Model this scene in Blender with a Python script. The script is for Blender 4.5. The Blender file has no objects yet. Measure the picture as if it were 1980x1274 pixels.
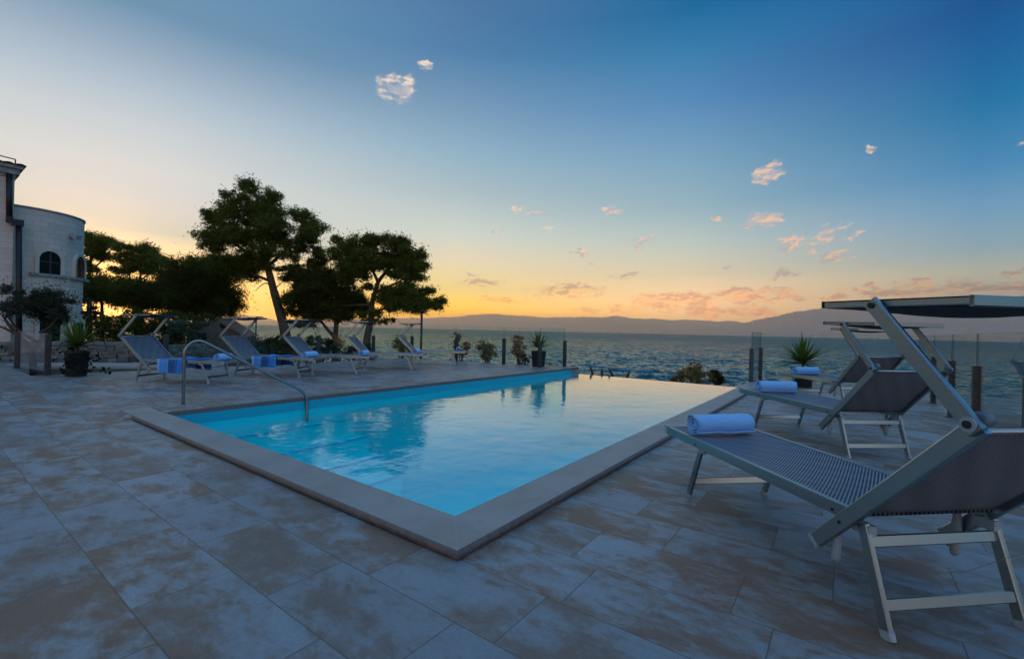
import bpy, math, random
import numpy as np
from mathutils import Vector, Matrix
R = math.radians
rng = np.random.default_rng(7)
random.seed(7)
sc = bpy.context.scene
COL = sc.collection

# ------------------------------------------------------------------ camera
FPX, HEAD, PITCH, ROLL = 877.93, .63459, .00197, .02246      # focal length in pixels of a 1980 wide frame
EYE = Vector((1.992, -2.137, 1.235))
fw = Vector((-math.sin(HEAD)*math.cos(PITCH), math.cos(HEAD)*math.cos(PITCH), math.sin(PITCH)))
r0 = Vector((math.cos(HEAD), math.sin(HEAD), 0)); u0 = r0.cross(fw)
rt = r0*math.cos(ROLL)+u0*math.sin(ROLL); up = -r0*math.sin(ROLL)+u0*math.cos(ROLL)
cd = bpy.data.cameras.new('camera'); cam = bpy.data.objects.new('camera', cd); COL.objects.link(cam)
cam.matrix_world = Matrix(((rt.x, up.x, -fw.x, EYE.x), (rt.y, up.y, -fw.y, EYE.y), (rt.z, up.z, -fw.z, EYE.z), (0, 0, 0, 1)))
cd.sensor_fit = 'HORIZONTAL'; cd.sensor_width = 36; cd.lens = FPX/1980*36
cd.clip_start = .05; cd.clip_end = 60000
sc.camera = cam
def ray(u, v): return fw+rt*((u-990)/FPX)-up*((v-637)/FPX)
def at(u, v, depth): return EYE+ray(u, v)*depth              # surveyed point at a depth along the view axis
def gnd(u, v, z=0.):
    d = ray(u, v); return EYE+d*((z-EYE.z)/d.z)

# ------------------------------------------------------------------ sky, sun, exposure
SUN_AZ, SUN_EL = R(169.8), R(2.4)
sund = Vector((math.cos(SUN_EL)*math.cos(SUN_AZ), math.cos(SUN_EL)*math.sin(SUN_AZ), math.sin(SUN_EL)))
sc.view_settings.view_transform = 'Standard'; sc.view_settings.look = 'None'
sc.view_settings.exposure = 0; sc.view_settings.gamma = 1
sc.cycles.use_denoising = True
sc.cycles.max_bounces = 10; sc.cycles.transparent_max_bounces = 24; sc.cycles.glossy_bounces = 5; sc.cycles.diffuse_bounces = 5
sc.cycles.volume_bounces = 2
sc.cycles.sample_clamp_indirect = 4

class NT:
    """small helper to write node trees"""
    def __init__(s, t): s.t = t; t.nodes.clear()
    def n(s, typ, **kw):
        o = s.t.nodes.new(typ)
        for k, v in kw.items(): setattr(o, k, v)
        return o
    def l(s, a, b):
        s.t.links.new(a, b)
    def set(s, sock, v):
        if v is None: return
        if isinstance(v, bpy.types.NodeSocket): s.l(v, sock)
        else:
            if hasattr(sock, 'default_value'):
                try: sock.default_value = v
                except Exception: sock.default_value = (*v, 1)
    def m(s, op, a, b=None, c=None, clamp=False):
        o = s.n('ShaderNodeMath', operation=op, use_clamp=clamp)
        s.set(o.inputs[0], a)
        if b is not None: s.set(o.inputs[1], b)
        if c is not None: s.set(o.inputs[2], c)
        return o.outputs[0]
    def vm(s, op, a, b=None, out=0):
        o = s.n('ShaderNodeVectorMath', operation=op); s.set(o.inputs[0], a)
        if b is not None:
            if op == 'SCALE': s.set(o.inputs[3], b)
            else: s.set(o.inputs[1], b)
        return o.outputs[out]
    def dot(s, a, b): return s.vm('DOT_PRODUCT', a, b, 1)
    def mix(s, f, a, b, mode='MIX'):
        o = s.n('ShaderNodeMix', data_type='RGBA', blend_type=mode); o.clamp_factor = True
        s.set(o.inputs[0], f); s.set(o.inputs[6], c4(a)); s.set(o.inputs[7], c4(b)); return o.outputs[2]
    def ss(s, x, a, b, lo=0., hi=1.):
        o = s.n('ShaderNodeMapRange', interpolation_type='SMOOTHSTEP'); s.set(o.inputs[0], x)
        s.set(o.inputs[1], a); s.set(o.inputs[2], b); s.set(o.inputs[3], lo); s.set(o.inputs[4], hi); return o.outputs[0]
    def noise(s, vec, scale, detail=4., rough=.55, dist=0., col=False):
        o = s.n('ShaderNodeTexNoise'); s.set(o.inputs['Vector'], vec); o.inputs['Scale'].default_value = scale
        o.inputs['Detail'].default_value = detail; o.inputs['Roughness'].default_value = rough; o.inputs['Distortion'].default_value = dist
        return o.outputs['Color' if col else 'Fac']
    def ramp(s, x, pts):
        o = s.n('ShaderNodeValToRGB'); s.set(o.inputs[0], x); e = o.color_ramp.elements
        while len(e) < len(pts): e.new(.5)
        for i, (p, c) in enumerate(pts): e[i].position = p; e[i].color = c4(c)
        return o.outputs[0]
    def sep(s, v): o = s.n('ShaderNodeSeparateXYZ'); s.l(v, o.inputs[0]); return o.outputs
    def comb(s, x, y, z):
        o = s.n('ShaderNodeCombineXYZ')
        for i, v in enumerate((x, y, z)): s.set(o.inputs[i], v)
        return o.outputs[0]
def c4(c):
    if isinstance(c, bpy.types.NodeSocket): return c
    if isinstance(c, (int, float)): return (c, c, c, 1)
    return tuple(c) if len(c) == 4 else (*c, 1)
def srgb(*c):
    return tuple((x/255/12.92 if x/255 < .04045 else ((x/255+.055)/1.055)**2.4) for x in c)

PROFILES = {'S': [(8.799, 0.2366, 0.4936, 0.5316), (11.2745, 0.4903, 0.6137, 0.6736), (14.6637, 0.6024, 0.6877, 0.7341), (18.4054, 0.5469, 0.6481, 0.7195), (21.5472, 0.4207, 0.5468, 0.6719), (24.9722, 0.267, 0.4036, 0.5542), (28.2112, 0.1211, 0.2822, 0.4537)], 'M': [(2.4752, 2.4991, 1.199, 0.0), (4.7959, 1.1219, 0.8596, 0.295), (8.435, 0.9048, 0.7921, 0.5647), (11.8827, 0.6487, 0.7299, 0.6819), (16.7396, 0.4137, 0.5455, 0.6171), (20.7972, 0.2827, 0.4699, 0.6119), (26.2296, 0.1695, 0.3238, 0.5102), (31.1976, 0.0674, 0.2122, 0.4235), (35.2645, 0.0683, 0.1811, 0.3872)], 'R': [(2.3406, 1.9801, 1.1625, 0.5419), (7.0321, 0.8636, 0.7407, 0.5183), (10.586, 0.5517, 0.6502, 0.6103), (14.6346, 0.3091, 0.4889, 0.5884), (20.1716, 0.1892, 0.3822, 0.568), (25.3531, 0.0893, 0.2664, 0.5272), (30.1362, 0.0301, 0.2086, 0.4433), (34.0877, 0.0, 0.1408, 0.3478)], 'E': [(6.0655, 0.5211, 0.5127, 0.4081), (8.0814, 0.2903, 0.4276, 0.5111), (11.6191, 0.1556, 0.3502, 0.5669), (15.0768, 0.0528, 0.2527, 0.5094), (20.0675, 0.0, 0.1691, 0.3952), (24.0121, 0.0, 0.1136, 0.3474), (27.3765, 0.0, 0.079, 0.2896)]}
world = bpy.data.worlds.new('World'); sc.world = world; world.use_nodes = True
W = NT(world.node_tree)
def build_sky():
    D = W.vm('NORMALIZE', W.n('ShaderNodeTexCoord').outputs['Generated'])
    x, y, z = W.sep(D)
    el = W.m('MULTIPLY', W.m('ARCSINE', z), 2/math.pi)                 # 0..1 = 0..90 degrees
    hl = W.m('MAXIMUM', W.m('SQRT', W.m('ADD', W.m('MULTIPLY', x, x), W.m('MULTIPLY', y, y))), 1e-4)
    ca = W.m('DIVIDE', W.m('ADD', W.m('MULTIPLY', x, math.cos(SUN_AZ)), W.m('MULTIPLY', y, math.sin(SUN_AZ))), hl)
    off = W.m('ARCCOSINE', W.m('MINIMUM', W.m('MAXIMUM', ca, -1.), 1.)) # azimuth away from the sun
    d = lambda e: e/90
    Z = srgb(186, 206, 238)  # unseen zenith, brightened to lift the light on terrace and pool
    def prof(k, low, hi):
        p = [(0, low)]+([(d(4.6), (1.42, .95, .36))] if k == 'S' else [])+[(max(.001, d(r[0])), r[1:]) for r in PROFILES[k]]
        return W.ramp(el, p+[(d(50), hi), (1, Z)])
    sunward = prof('S', (2.3, 1.15, .06), srgb(105, 160, 205)); sunward_low = None
    middle = prof('M', srgb(255, 175, 60), srgb(72, 132, 185)); right = prof('R', srgb(226, 165, 115), srgb(48, 128, 190)); side = prof('E', srgb(214, 155, 120), srgb(24, 118, 190))
    teal = W.ramp(el, [(0, (.12, .55, .8)), (d(8), (.07, .42, .75)), (d(25), (.03, .36, .86)), (d(50), srgb(110, 170, 232)), (1, Z)])  # unseen sky behind the camera, made teal to tint metal and towels
    c = W.mix(W.m('DIVIDE', W.m('SUBTRACT', off, R(5)), R(31), clamp=True), sunward, middle)
    c = W.mix(W.m('DIVIDE', W.m('SUBTRACT', off, R(36)), R(28), clamp=True), c, right)
    c = W.mix(W.m('DIVIDE', W.m('SUBTRACT', off, R(64)), R(25), clamp=True), c, side)
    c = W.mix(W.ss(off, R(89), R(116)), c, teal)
    # pink lobe added to the unseen sky to warm the house wall
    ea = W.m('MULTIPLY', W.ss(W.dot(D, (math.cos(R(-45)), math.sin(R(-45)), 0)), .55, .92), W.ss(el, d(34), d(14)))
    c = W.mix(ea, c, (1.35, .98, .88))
    # the glow round the low sun
    a = W.m('MAXIMUM', W.dot(D, tuple(sund)), 0.)
    g = W.m('ADD', W.m('MULTIPLY', W.m('POWER', a, 900.), .8), W.m('MULTIPLY', W.m('POWER', a, 120.), .22))
    c = W.mix(1., c, W.vm('SCALE', srgb(255, 190, 70), g), 'ADD')
    # small evening clouds, each at its own bearing and height: (u, v, half width, half height, tilt)
    spec = [(772, 170, 42, 26, 12, .7), (830, 130, 14, 10, -10, .8), (1478, 333, 33, 17, 8, 1), (1480, 423, 36, 15, -8, 1), (1450, 436, 18, 4, 0, .6), (1608, 446, 34, 12, 26, 1), (1532, 472, 26, 13, 8, 1), (1590, 468, 46, 7, 4, .7),
            (1661, 457, 16, 7, 14, .9), (1618, 497, 38, 11, 22, 1), (1572, 492, 10, 12, 10, .6), (1690, 287, 12, 7, 25, .8), (1965, 284, 18, 6, 0, .5), (1024, 410, 38, 5, -3, .7), (1180, 408, 32, 7, 0, .7), (1242, 463, 30, 6, -2, .9),
            (1240, 476, 22, 4, 0, .5), (1118, 490, 24, 7, 8, .8), (1145, 510, 16, 4, 5, .6), (1205, 530, 34, 5, 9, .8), (960, 447, 12, 4, 0, .6), (1060, 443, 10, 5, 0, .6), (1408, 516, 14, 6, 0, .8), (1518, 529, 36, 6, 3, .9),
            (905, 528, 26, 3, 0, .6), (924, 544, 50, 10, 3, 1), (1090, 561, 78, 15, -1, 1), (975, 580, 50, 8, 0, .7), (1300, 580, 86, 19, 2, 1), (1450, 565, 100, 8, 0, 1), (1470, 578, 95, 8, 2, 1), (1400, 600, 130, 14, 0, .9), (1612, 574, 32, 14, 10, 1),
            (1700, 562, 60, 9, 0, 1), (1800, 557, 110, 16, 2, 1), (1890, 552, 60, 12, 0, 1), (1960, 560, 55, 16, 4, 1), (1180, 600, 80, 9, 0, .6), (1380, 426, 14, 6, 0, .5), (1960, 527, 26, 8, 5, .7)]
    wob = W.vm('SUBTRACT', W.noise(W.vm('MULTIPLY', D, (1, 1, 1.6)), 34, 4, .6, 0., True), (.5, .5, .5)); wob2 = W.vm('SUBTRACT', W.noise(D, 9, 2, .5, 0., True), (.5, .5, .5))
    Dw = W.vm('ADD', D, W.vm('ADD', W.vm('SCALE', wob, .052), W.vm('SCALE', wob2, .02)))      # ragged, drifting outlines
    field = None
    for (u, v, hw, hh, tilt, k) in spec:
        cdir = ray(u, v).normalized(); ct = cdir.dot(fw)
        e1 = Vector((cdir.y, -cdir.x, 0)).normalized(); e2 = e1.cross(cdir)
        t = R(tilt); a1 = (e1*math.cos(t)+e2*math.sin(t))*(FPX/(hw*ct*ct)); a2 = (e2*math.cos(t)-e1*math.sin(t))*(FPX/(hh*ct))
        dd = W.vm('SUBTRACT', Dw, tuple(cdir))
        p, q_ = W.dot(dd, tuple(a1)), W.dot(dd, tuple(a2))
        f = W.m('SUBTRACT', 1., W.m('ADD', W.m('MULTIPLY', p, p), W.m('MULTIPLY', q_, q_)))
        f = W.m('MULTIPLY', f, k) if k != 1 else f
        field = f if field is None else W.m('MAXIMUM', field, f)
    P = W.vm('MULTIPLY', D, (1, 1, 2.3))
    n1 = W.noise(P, 21, 5, .58, .1); n2 = W.noise(W.vm('ADD', P, (.0035, .0, -.008)), 21, 5, .58, .1); n3 = W.noise(P, 90, 3, .6)
    body = W.m('ADD', W.m('MULTIPLY', field, .50), W.m('ADD', W.m('MULTIPLY', W.m('SUBTRACT', n1, .5), 2.4), W.m('MULTIPLY', W.m('SUBTRACT', n3, .5), .6)))
    mask = W.m('MULTIPLY', W.ss(body, -.24, .42), W.ss(field, -.35, .25))
    lit = W.ss(W.m('SUBTRACT', n1, n2), W.m('MULTIPLY', W.m('SUBTRACT', hi, 1.), -.02) if False else -.03, .055)
    hi = W.ss(el, d(4), d(10))
    side_ = W.ss(off, R(30), R(75))
    mul = lambda col: W.vm('MULTIPLY', c, col)
    litc = W.mix(hi, W.mix(side_, mul((1.06, .97, .84)), mul((1.22, .84, .68))), W.mix(side_, srgb(252, 228, 206), srgb(248, 204, 172)))
    shc = W.mix(hi, W.mix(side_, mul((.58, .52, .70)), mul((.70, .54, .62))), srgb(190, 188, 196))
    c = W.mix(W.m('MULTIPLY', mask, .96), c, W.mix(lit, shc, litc))
    sky = W.n('ShaderNodeTexSky', sky_type='NISHITA', sun_disc=False, sun_elevation=SUN_EL, sun_rotation=R(90)-SUN_AZ)
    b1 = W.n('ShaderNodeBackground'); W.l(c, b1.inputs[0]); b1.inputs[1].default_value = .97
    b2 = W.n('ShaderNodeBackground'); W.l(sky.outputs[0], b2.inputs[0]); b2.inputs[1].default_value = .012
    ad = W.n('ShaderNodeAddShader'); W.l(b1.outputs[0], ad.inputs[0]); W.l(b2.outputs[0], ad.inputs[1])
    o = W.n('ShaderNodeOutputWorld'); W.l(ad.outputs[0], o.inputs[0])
build_sky()
sl = bpy.data.lights.new('sun', 'SUN'); sl.energy = .6; sl.angle = R(.5); sl.color = (1, .55, .25)
so = bpy.data.objects.new('sun', sl); COL.objects.link(so); so.rotation_euler = (-sund).to_track_quat('-Z', 'Y').to_euler(); so.location = (-40, 10, 30)

# ------------------------------------------------------------------ materials
MAT = {}
def newmat(name):
    m = bpy.data.materials.new(name); m.use_nodes = True; MAT[name] = m
    return m, NT(m.node_tree)
def out(N, sh, vol=None):
    o = N.n('ShaderNodeOutputMaterial'); N.l(sh, o.inputs[0])
def prin(N, base, rough=.5, metal=0., spec=.5, normal=None, **kw):
    p = N.n('ShaderNodeBsdfPrincipled'); N.set(p.inputs['Base Color'], c4(base)); N.set(p.inputs['Roughness'], rough); N.set(p.inputs['Metallic'], metal)
    p.inputs['Specular IOR Level'].default_value = spec
    if normal is not None: N.l(normal, p.inputs['Normal'])
    for k, v in kw.items(): N.set(p.inputs[k.replace('_', ' ')], v)
    return p.outputs[0]
def bump(N, h, strength=.3, dist=.01, normal=None):
    b = N.n('ShaderNodeBump'); b.inputs['Strength'].default_value = strength; b.inputs['Distance'].default_value = dist; N.l(h, b.inputs['Height'])
    if normal is not None: N.l(normal, b.inputs['Normal'])
    return b.outputs[0]
def schlick(N, f0, nrm=None, pw=5.):
    g = N.n('ShaderNodeNewGeometry'); d = N.m('ABSOLUTE', N.dot(nrm if nrm is not None else g.outputs['Normal'], g.outputs['Incoming']))
    return N.m('ADD', f0, N.m('MULTIPLY', N.m('POWER', N.m('SUBTRACT', 1., d, clamp=True), pw), 1-f0))
def objc(N): return N.n('ShaderNodeTexCoord').outputs['Object']
def simple(name, c1, c2, scale=8., rough=.6, metal=0., bs=.2, bd=.005, detail=5., spec=.5, stretch=(1, 1, 1)):
    m, N = newmat(name); v = N.vm('MULTIPLY', objc(N), stretch); n = N.noise(v, scale, detail, .6)
    c = N.mix(N.ss(n, .3, .7), c1, c2)
    r = N.m('ADD', N.m('MULTIPLY', N.m('SUBTRACT', n, .5), .25), rough)
    out(N, prin(N, c, r, metal, spec, bump(N, n, bs, bd))); return m
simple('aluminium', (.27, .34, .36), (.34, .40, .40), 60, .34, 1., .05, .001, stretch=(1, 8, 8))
simple('steel', (.19, .20, .21), (.25, .25, .25), 40, .2, 1., .03, .001)
simple('post_metal', (.05, .048, .048), (.085, .08, .08), 30, .36, .6, .03, .001)
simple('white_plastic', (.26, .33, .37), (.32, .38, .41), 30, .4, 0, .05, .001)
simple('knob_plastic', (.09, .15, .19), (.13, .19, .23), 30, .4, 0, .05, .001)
simple('dark_metal', (.02, .02, .022), (.035, .035, .035), 30, .4, .6)
simple('pot', (.012, .013, .015), (.022, .024, .027), 14, .5, 0, .1, .003)
simple('soil', (.02, .014, .01), (.045, .03, .02), 30, .9, 0, .8, .02)
simple('bark', (.05, .034, .024), (.12, .085, .062), 7, .9, 0, 1., .05, stretch=(3, 3, .5))
simple('twig', (.05, .04, .03), (.09, .07, .05), 12, .9, 0, .5, .02)
simple('roof_tile', (.20, .085, .045), (.30, .14, .08), 5, .8, 0, .6, .03)
simple('lawn', (.018, .03, .008), (.05, .055, .02), 1.3, .95, 0, 1., .08)
simple('path', (.30, .29, .27), (.38, .36, .34), 5, .85, 0, .3, .01)
simple('shore', (.10, .085, .065), (.22, .19, .15), 2.2, .95, 0, 1., .1)
simple('stone', (.20, .19, .175), (.36, .34, .31), 5, .9, 0, .8, .03)
def m_rubble():
    m, N = newmat('rubble'); n = N.noise(objc(N), 6, 5, .65); r = N.n('ShaderNodeNewGeometry').outputs['Random Per Island']
    out(N, prin(N, N.mix(N.m('ADD', N.m('MULTIPLY', n, .4), N.m('MULTIPLY', r, .6)), (.06, .055, .048), (.30, .275, .245)), .92, 0, .2, bump(N, n, .8, .03)))
m_rubble()
simple('hut_stone', (.10, .08, .062), (.19, .15, .115), 4, .9, 0, .8, .04)
simple('trim_stone', (.56, .45, .37), (.64, .52, .43), 5, .85, 0, .2, .01)
simple('frame_wood', (.03, .02, .016), (.05, .035, .028), 10, .5)
simple('white_wall', (.50, .49, .46), (.58, .57, .54), 3, .85, 0, .2, .01)
simple('town_wall', (.55, .48, .42), (.75, .68, .6), .02, .9, 0, 0, .01)
simple('terracotta', (.62, .19, .05), (.75, .26, .08), 8, .8, 0, .2, .01)
simple('cord', (.16, .16, .15), (.2, .2, .19), 50, .8)

def leafmat(name, c1, c2, tr, scale=1.2):
    m, N = newmat(name); g = N.n('ShaderNodeNewGeometry'); v = objc(N)
    n = N.noise(v, scale, 3, .6); rn = g.outputs['Random Per Island']
    c = N.mix(N.m('ADD', N.m('MULTIPLY', n, .6), N.m('MULTIPLY', rn, .4)), c1, c2)
    df = N.n('ShaderNodeBsdfDiffuse'); N.l(c, df.inputs[0]); t = N.n('ShaderNodeBsdfTranslucent'); N.l(N.mix(1., c, (1.3, 1.2, .5), 'MULTIPLY'), t.inputs[0])
    gl = N.n('ShaderNodeBsdfGlossy'); gl.inputs['Roughness'].default_value = .45; gl.inputs[0].default_value = (.6, .6, .6, 1)
    mx = N.n('ShaderNodeMixShader'); mx.inputs[0].default_value = tr; N.l(df.outputs[0], mx.inputs[1]); N.l(t.outputs[0], mx.inputs[2])
    m2 = N.n('ShaderNodeMixShader'); m2.inputs[0].default_value = .015; N.l(mx.outputs[0], m2.inputs[1]); N.l(gl.outputs[0], m2.inputs[2]); out(N, m2.outputs[0]); return m
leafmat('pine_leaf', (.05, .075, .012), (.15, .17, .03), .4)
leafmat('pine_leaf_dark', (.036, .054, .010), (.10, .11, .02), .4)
leafmat('olive_leaf', (.03, .037, .026), (.07, .08, .055), .25, 3)
leafmat('yucca_leaf', (.035, .075, .015), (.13, .19, .035), .2, 6)
leafmat('bush_leaf', (.02, .03, .010), (.06, .06, .022), .25, 2)
leafmat('russet_leaf', (.26, .13, .07), (.46, .27, .15), .45, 3)
leafmat('sage_leaf', (.14, .12, .045), (.32, .25, .10), .45, 3)
leafmat('ivy_leaf', (.010, .016, .008), (.035, .045, .018), .2, 6)

def m_deck():
    m, N = newmat('deck_tile'); P = objc(N); x, y, z = N.sep(P)
    def wn(v, dim='2D'):
        o = N.n('ShaderNodeTexWhiteNoise', noise_dimensions='1D' if dim == '1D' else '3D')
        N.l(v, o.inputs['W'] if dim == '1D' else o.inputs['Vector']); return o
    ry = N.m('DIVIDE', N.m('ADD', y, 1.52), .4); row = N.m('FLOOR', ry)
    offs = wn(row, '1D').outputs[0]
    rx = N.m('ADD', N.m('DIVIDE', x, .8), offs); colm = N.m('FLOOR', rx)
    fy = N.m('SUBTRACT', ry, row); fx = N.m('SUBTRACT', rx, colm)
    ey = N.m('MULTIPLY', N.m('MINIMUM', fy, N.m('SUBTRACT', 1., fy)), .4); ex = N.m('MULTIPLY', N.m('MINIMUM', fx, N.m('SUBTRACT', 1., fx)), .8)
    edge = N.m('MINIMUM', ex, ey)
    joint = N.ss(edge, .0015, .0042, 1., 0.)
    tid = wn(N.comb(row, colm, 3.)); tr = tid.outputs[1]; tv = tid.outputs[0]
    Q = N.vm('ADD', P, N.vm('SCALE', tr, 40.))
    Qs = N.vm('MULTIPLY', Q, (.9, 1.45, 1.))
    a = N.noise(Qs, 1.5, 5, .6, .4); b = N.noise(Qs, 6, 5, .65, .3); c_ = N.noise(N.vm('MULTIPLY', Q, (1.6, 3., 1.)), 9, 4, .7); gr = N.noise(P, 330, 2, .7); g2 = N.noise(P, 120, 2, .6)
    st = N.m('ADD', a, N.m('ADD', N.m('MULTIPLY', N.m('SUBTRACT', b, .5), .55), N.m('MULTIPLY', N.m('SUBTRACT', c_, .5), .25)))
    stain = N.m('MULTIPLY', N.ss(st, .43, .64), N.m('ADD', .55, N.m('MULTIPLY', tv, .45)))
    c = N.mix(N.ss(st, .34, .56), (.245, .275, .295), (.225, .22, .21))
    c = N.mix(stain, c, (.19, .105, .062))
    c = N.mix(N.m('MULTIPLY', N.ss(b, .58, .72), .4), c, (.15, .09, .062))
    gg = N.m('ADD', N.m('ADD', .46, N.m('MULTIPLY', gr, .66)), N.m('MULTIPLY', g2, .42))       # speckle of the stone, about 1 on average
    g3 = N.noise(P, 46, 4, .75); gg = N.m('MULTIPLY', gg, N.m('ADD', .70, N.m('MULTIPLY', g3, .60)))
    gg = N.m('MULTIPLY', gg, N.m('ADD', .86, N.m('MULTIPLY', tv, .24)))
    c = N.vm('SCALE', c, gg)
    c = N.mix(N.m('MULTIPLY', joint, .7), c, N.mix(b, (.05, .032, .022), (.12, .08, .055)))
    h = N.m('SUBTRACT', N.m('ADD', N.m('MULTIPLY', gr, .25), N.m('MULTIPLY', b, .5)), N.m('MULTIPLY', joint, 1.5))
    r = N.m('ADD', .34, N.m('MULTIPLY', b, .3))
    out(N, prin(N, c, r, 0, .5, bump(N, h, .25, .003)))
m_deck()
def m_coping():
    m, N = newmat('coping_stone'); P = objc(N)
    a = N.noise(N.vm('MULTIPLY', P, (1, 1, 1)), 2.2, 5, .6); gr = N.noise(P, 260, 2, .7); b = N.noise(P, 9, 5, .65)
    c = N.mix(N.ss(a, .35, .7), (.345, .315, .285), (.275, .243, .215)); c = N.mix(N.m('MULTIPLY', N.ss(b, .6, .75), .4), c, (.16, .12, .095))
    c = N.mix(.22, c, N.mix(gr, (.12, .11, .10), (.46, .45, .43)))
    x, y, z = N.sep(P)
    t = N.m('ABSOLUTE', N.m('SUBTRACT', N.m('FRACT', N.m('DIVIDE', N.m('ADD', x, N.m('MULTIPLY', y, 0.)), .8)), .5))
    mt = N.m('MULTIPLY', N.ss(N.m('ABSOLUTE', N.m('ADD', x, y)), .001, .004, 1., 0.), N.m('GREATER_THAN', x, 0.)); c = N.mix(N.m('MULTIPLY', N.m('MULTIPLY', mt, N.m('LESS_THAN', y, 0.)), .35), c, (.45, .42, .40))
    out(N, prin(N, c, .5, 0, .4, bump(N, N.m('ADD', gr, b), .25, .002)))
m_coping()
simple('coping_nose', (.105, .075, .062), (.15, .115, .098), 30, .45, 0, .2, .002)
def m_pool():
    m, N = newmat('pool_tile'); P = objc(N)
    n = N.noise(P, 1.1, 3); n2 = N.noise(P, 30, 2)
    c = N.mix(n, (.012, .95, .94), (.016, .97, .96)); c = N.mix(N.m('MULTIPLY', n2, .2), c, (.01, .74, .84))
    out(N, prin(N, c, .5, 0, .0))
    m, N = newmat('step_edge'); out(N, prin(N, (.01, .55, .80), .4, 0, 0.))
    m, N = newmat('band_tile'); n = N.noise(objc(N), 6, 3); out(N, prin(N, N.mix(n, (.008, .30, .40), (.012, .38, .48)), .25, 0, .4))
    # pool water: clear, mirror-like at grazing angles
    m, N = newmat('pool_water'); P = objc(N)
    h = N.m('ADD', N.m('MULTIPLY', N.noise(N.vm('MULTIPLY', P, (1, 1, 1)), 2.2, 2, .5, .3), 1.), N.m('MULTIPLY', N.noise(P, 9, 3, .5, .5), .22))
    nb = bump(N, h, .16, .06)
    fr = N.m('MINIMUM', N.m('MULTIPLY', schlick(N, .004, nb, 5.8), 1.55), 1.)
    fr = N.m('MULTIPLY', fr, N.m('GREATER_THAN', N.m('ABSOLUTE', N.sep(N.n('ShaderNodeNewGeometry').outputs['True Normal'])[2]), .5))      # only the open surface mirrors
    g = N.n('ShaderNodeBsdfGlossy'); g.inputs['Roughness'].default_value = .015; N.l(nb, g.inputs['Normal'])
    t = N.n('ShaderNodeBsdfTransparent'); t.inputs[0].default_value = (1, 1, 1, 1)
    mx = N.n('ShaderNodeMixShader'); N.l(fr, mx.inputs[0]); N.l(t.outputs[0], mx.inputs[1]); N.l(g.outputs[0], mx.inputs[2])
    va = N.n('ShaderNodeVolumeAbsorption'); va.inputs['Color'].default_value = (0., .955, .97, 1); va.inputs['Density'].default_value = .75
    o = N.n('ShaderNodeOutputMaterial'); N.l(mx.outputs[0], o.inputs[0]); N.l(va.outputs[0], o.inputs['Volume'])
m_pool()
SEA_CHOP = 2.0
def m_sea():
    m, N = newmat('sea_water'); P = objc(N)
    Q = N.vm('MULTIPLY', P, (.55, 1., 1.))
    rot = N.n('ShaderNodeVectorRotate', rotation_type='Z_AXIS'); N.l(P, rot.inputs['Vector']); rot.inputs['Angle'].default_value = -R(125)
    Q = N.vm('MULTIPLY', rot.outputs[0], (1., .62, 1.))
    # the slopes of the chop, given straight to the surface so that they do not flatten out far away
    s1 = N.noise(Q, 1.25, 3, .62, .5, True); s2 = N.noise(Q, 4.6, 4, .65, .4, True); s3 = N.noise(Q, .07, 2, .6, .2, True)
    sl_ = N.vm('ADD', N.vm('SCALE', N.vm('SUBTRACT', s1, (.5, .5, .5)), SEA_CHOP), N.vm('ADD', N.vm('SCALE', N.vm('SUBTRACT', s2, (.5, .5, .5)), SEA_CHOP*.75), N.vm('SCALE', N.vm('SUBTRACT', s3, (.5, .5, .5)), SEA_CHOP*.22)))
    g = N.n('ShaderNodeNewGeometry')
    nb = N.vm('NORMALIZE', N.vm('ADD', g.outputs['Normal'], N.vm('MULTIPLY', sl_, (1, 1, 0))))
    patch = N.noise(Q, .03, 3, .6)
    c = N.mix(patch, (.004, .050, .070), (.008, .070, .094))
    df = N.n('ShaderNodeBsdfDiffuse'); N.l(c, df.inputs[0]); gl = N.n('ShaderNodeBsdfGlossy'); gl.inputs['Roughness'].default_value = .05; gl.inputs[0].default_value = (.70, .93, 1, 1); N.l(nb, gl.inputs['Normal'])
    mx = N.n('ShaderNodeMixShader'); N.l(N.m('MULTIPLY', schlick(N, .03, nb, 3.4), .46), mx.inputs[0]); N.l(df.outputs[0], mx.inputs[1]); N.l(gl.outputs[0], mx.inputs[2]); out(N, mx.outputs[0])
m_sea()
def m_glass():
    m, N = newmat('clear_glass')
    fr = schlick(N, .025)
    g = N.n('ShaderNodeBsdfGlossy'); g.inputs['Roughness'].default_value = .0
    t = N.n('ShaderNodeBsdfTransparent'); t.inputs[0].default_value = (.94, .985, .97, 1)
    mx = N.n('ShaderNodeMixShader'); N.l(fr, mx.inputs[0]); N.l(t.outputs[0], mx.inputs[1]); N.l(g.outputs[0], mx.inputs[2]); out(N, mx.outputs[0])
    m, N = newmat('glass_edge'); out(N, prin(N, (.02, .06, .055), .2))
    m, N = newmat('window_glass'); n = N.noise(objc(N), 3, 2)
    out(N, prin(N, (.006, .007, .008), .3, 0, .1, bump(N, n, .05, .01)))
m_glass()
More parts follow.
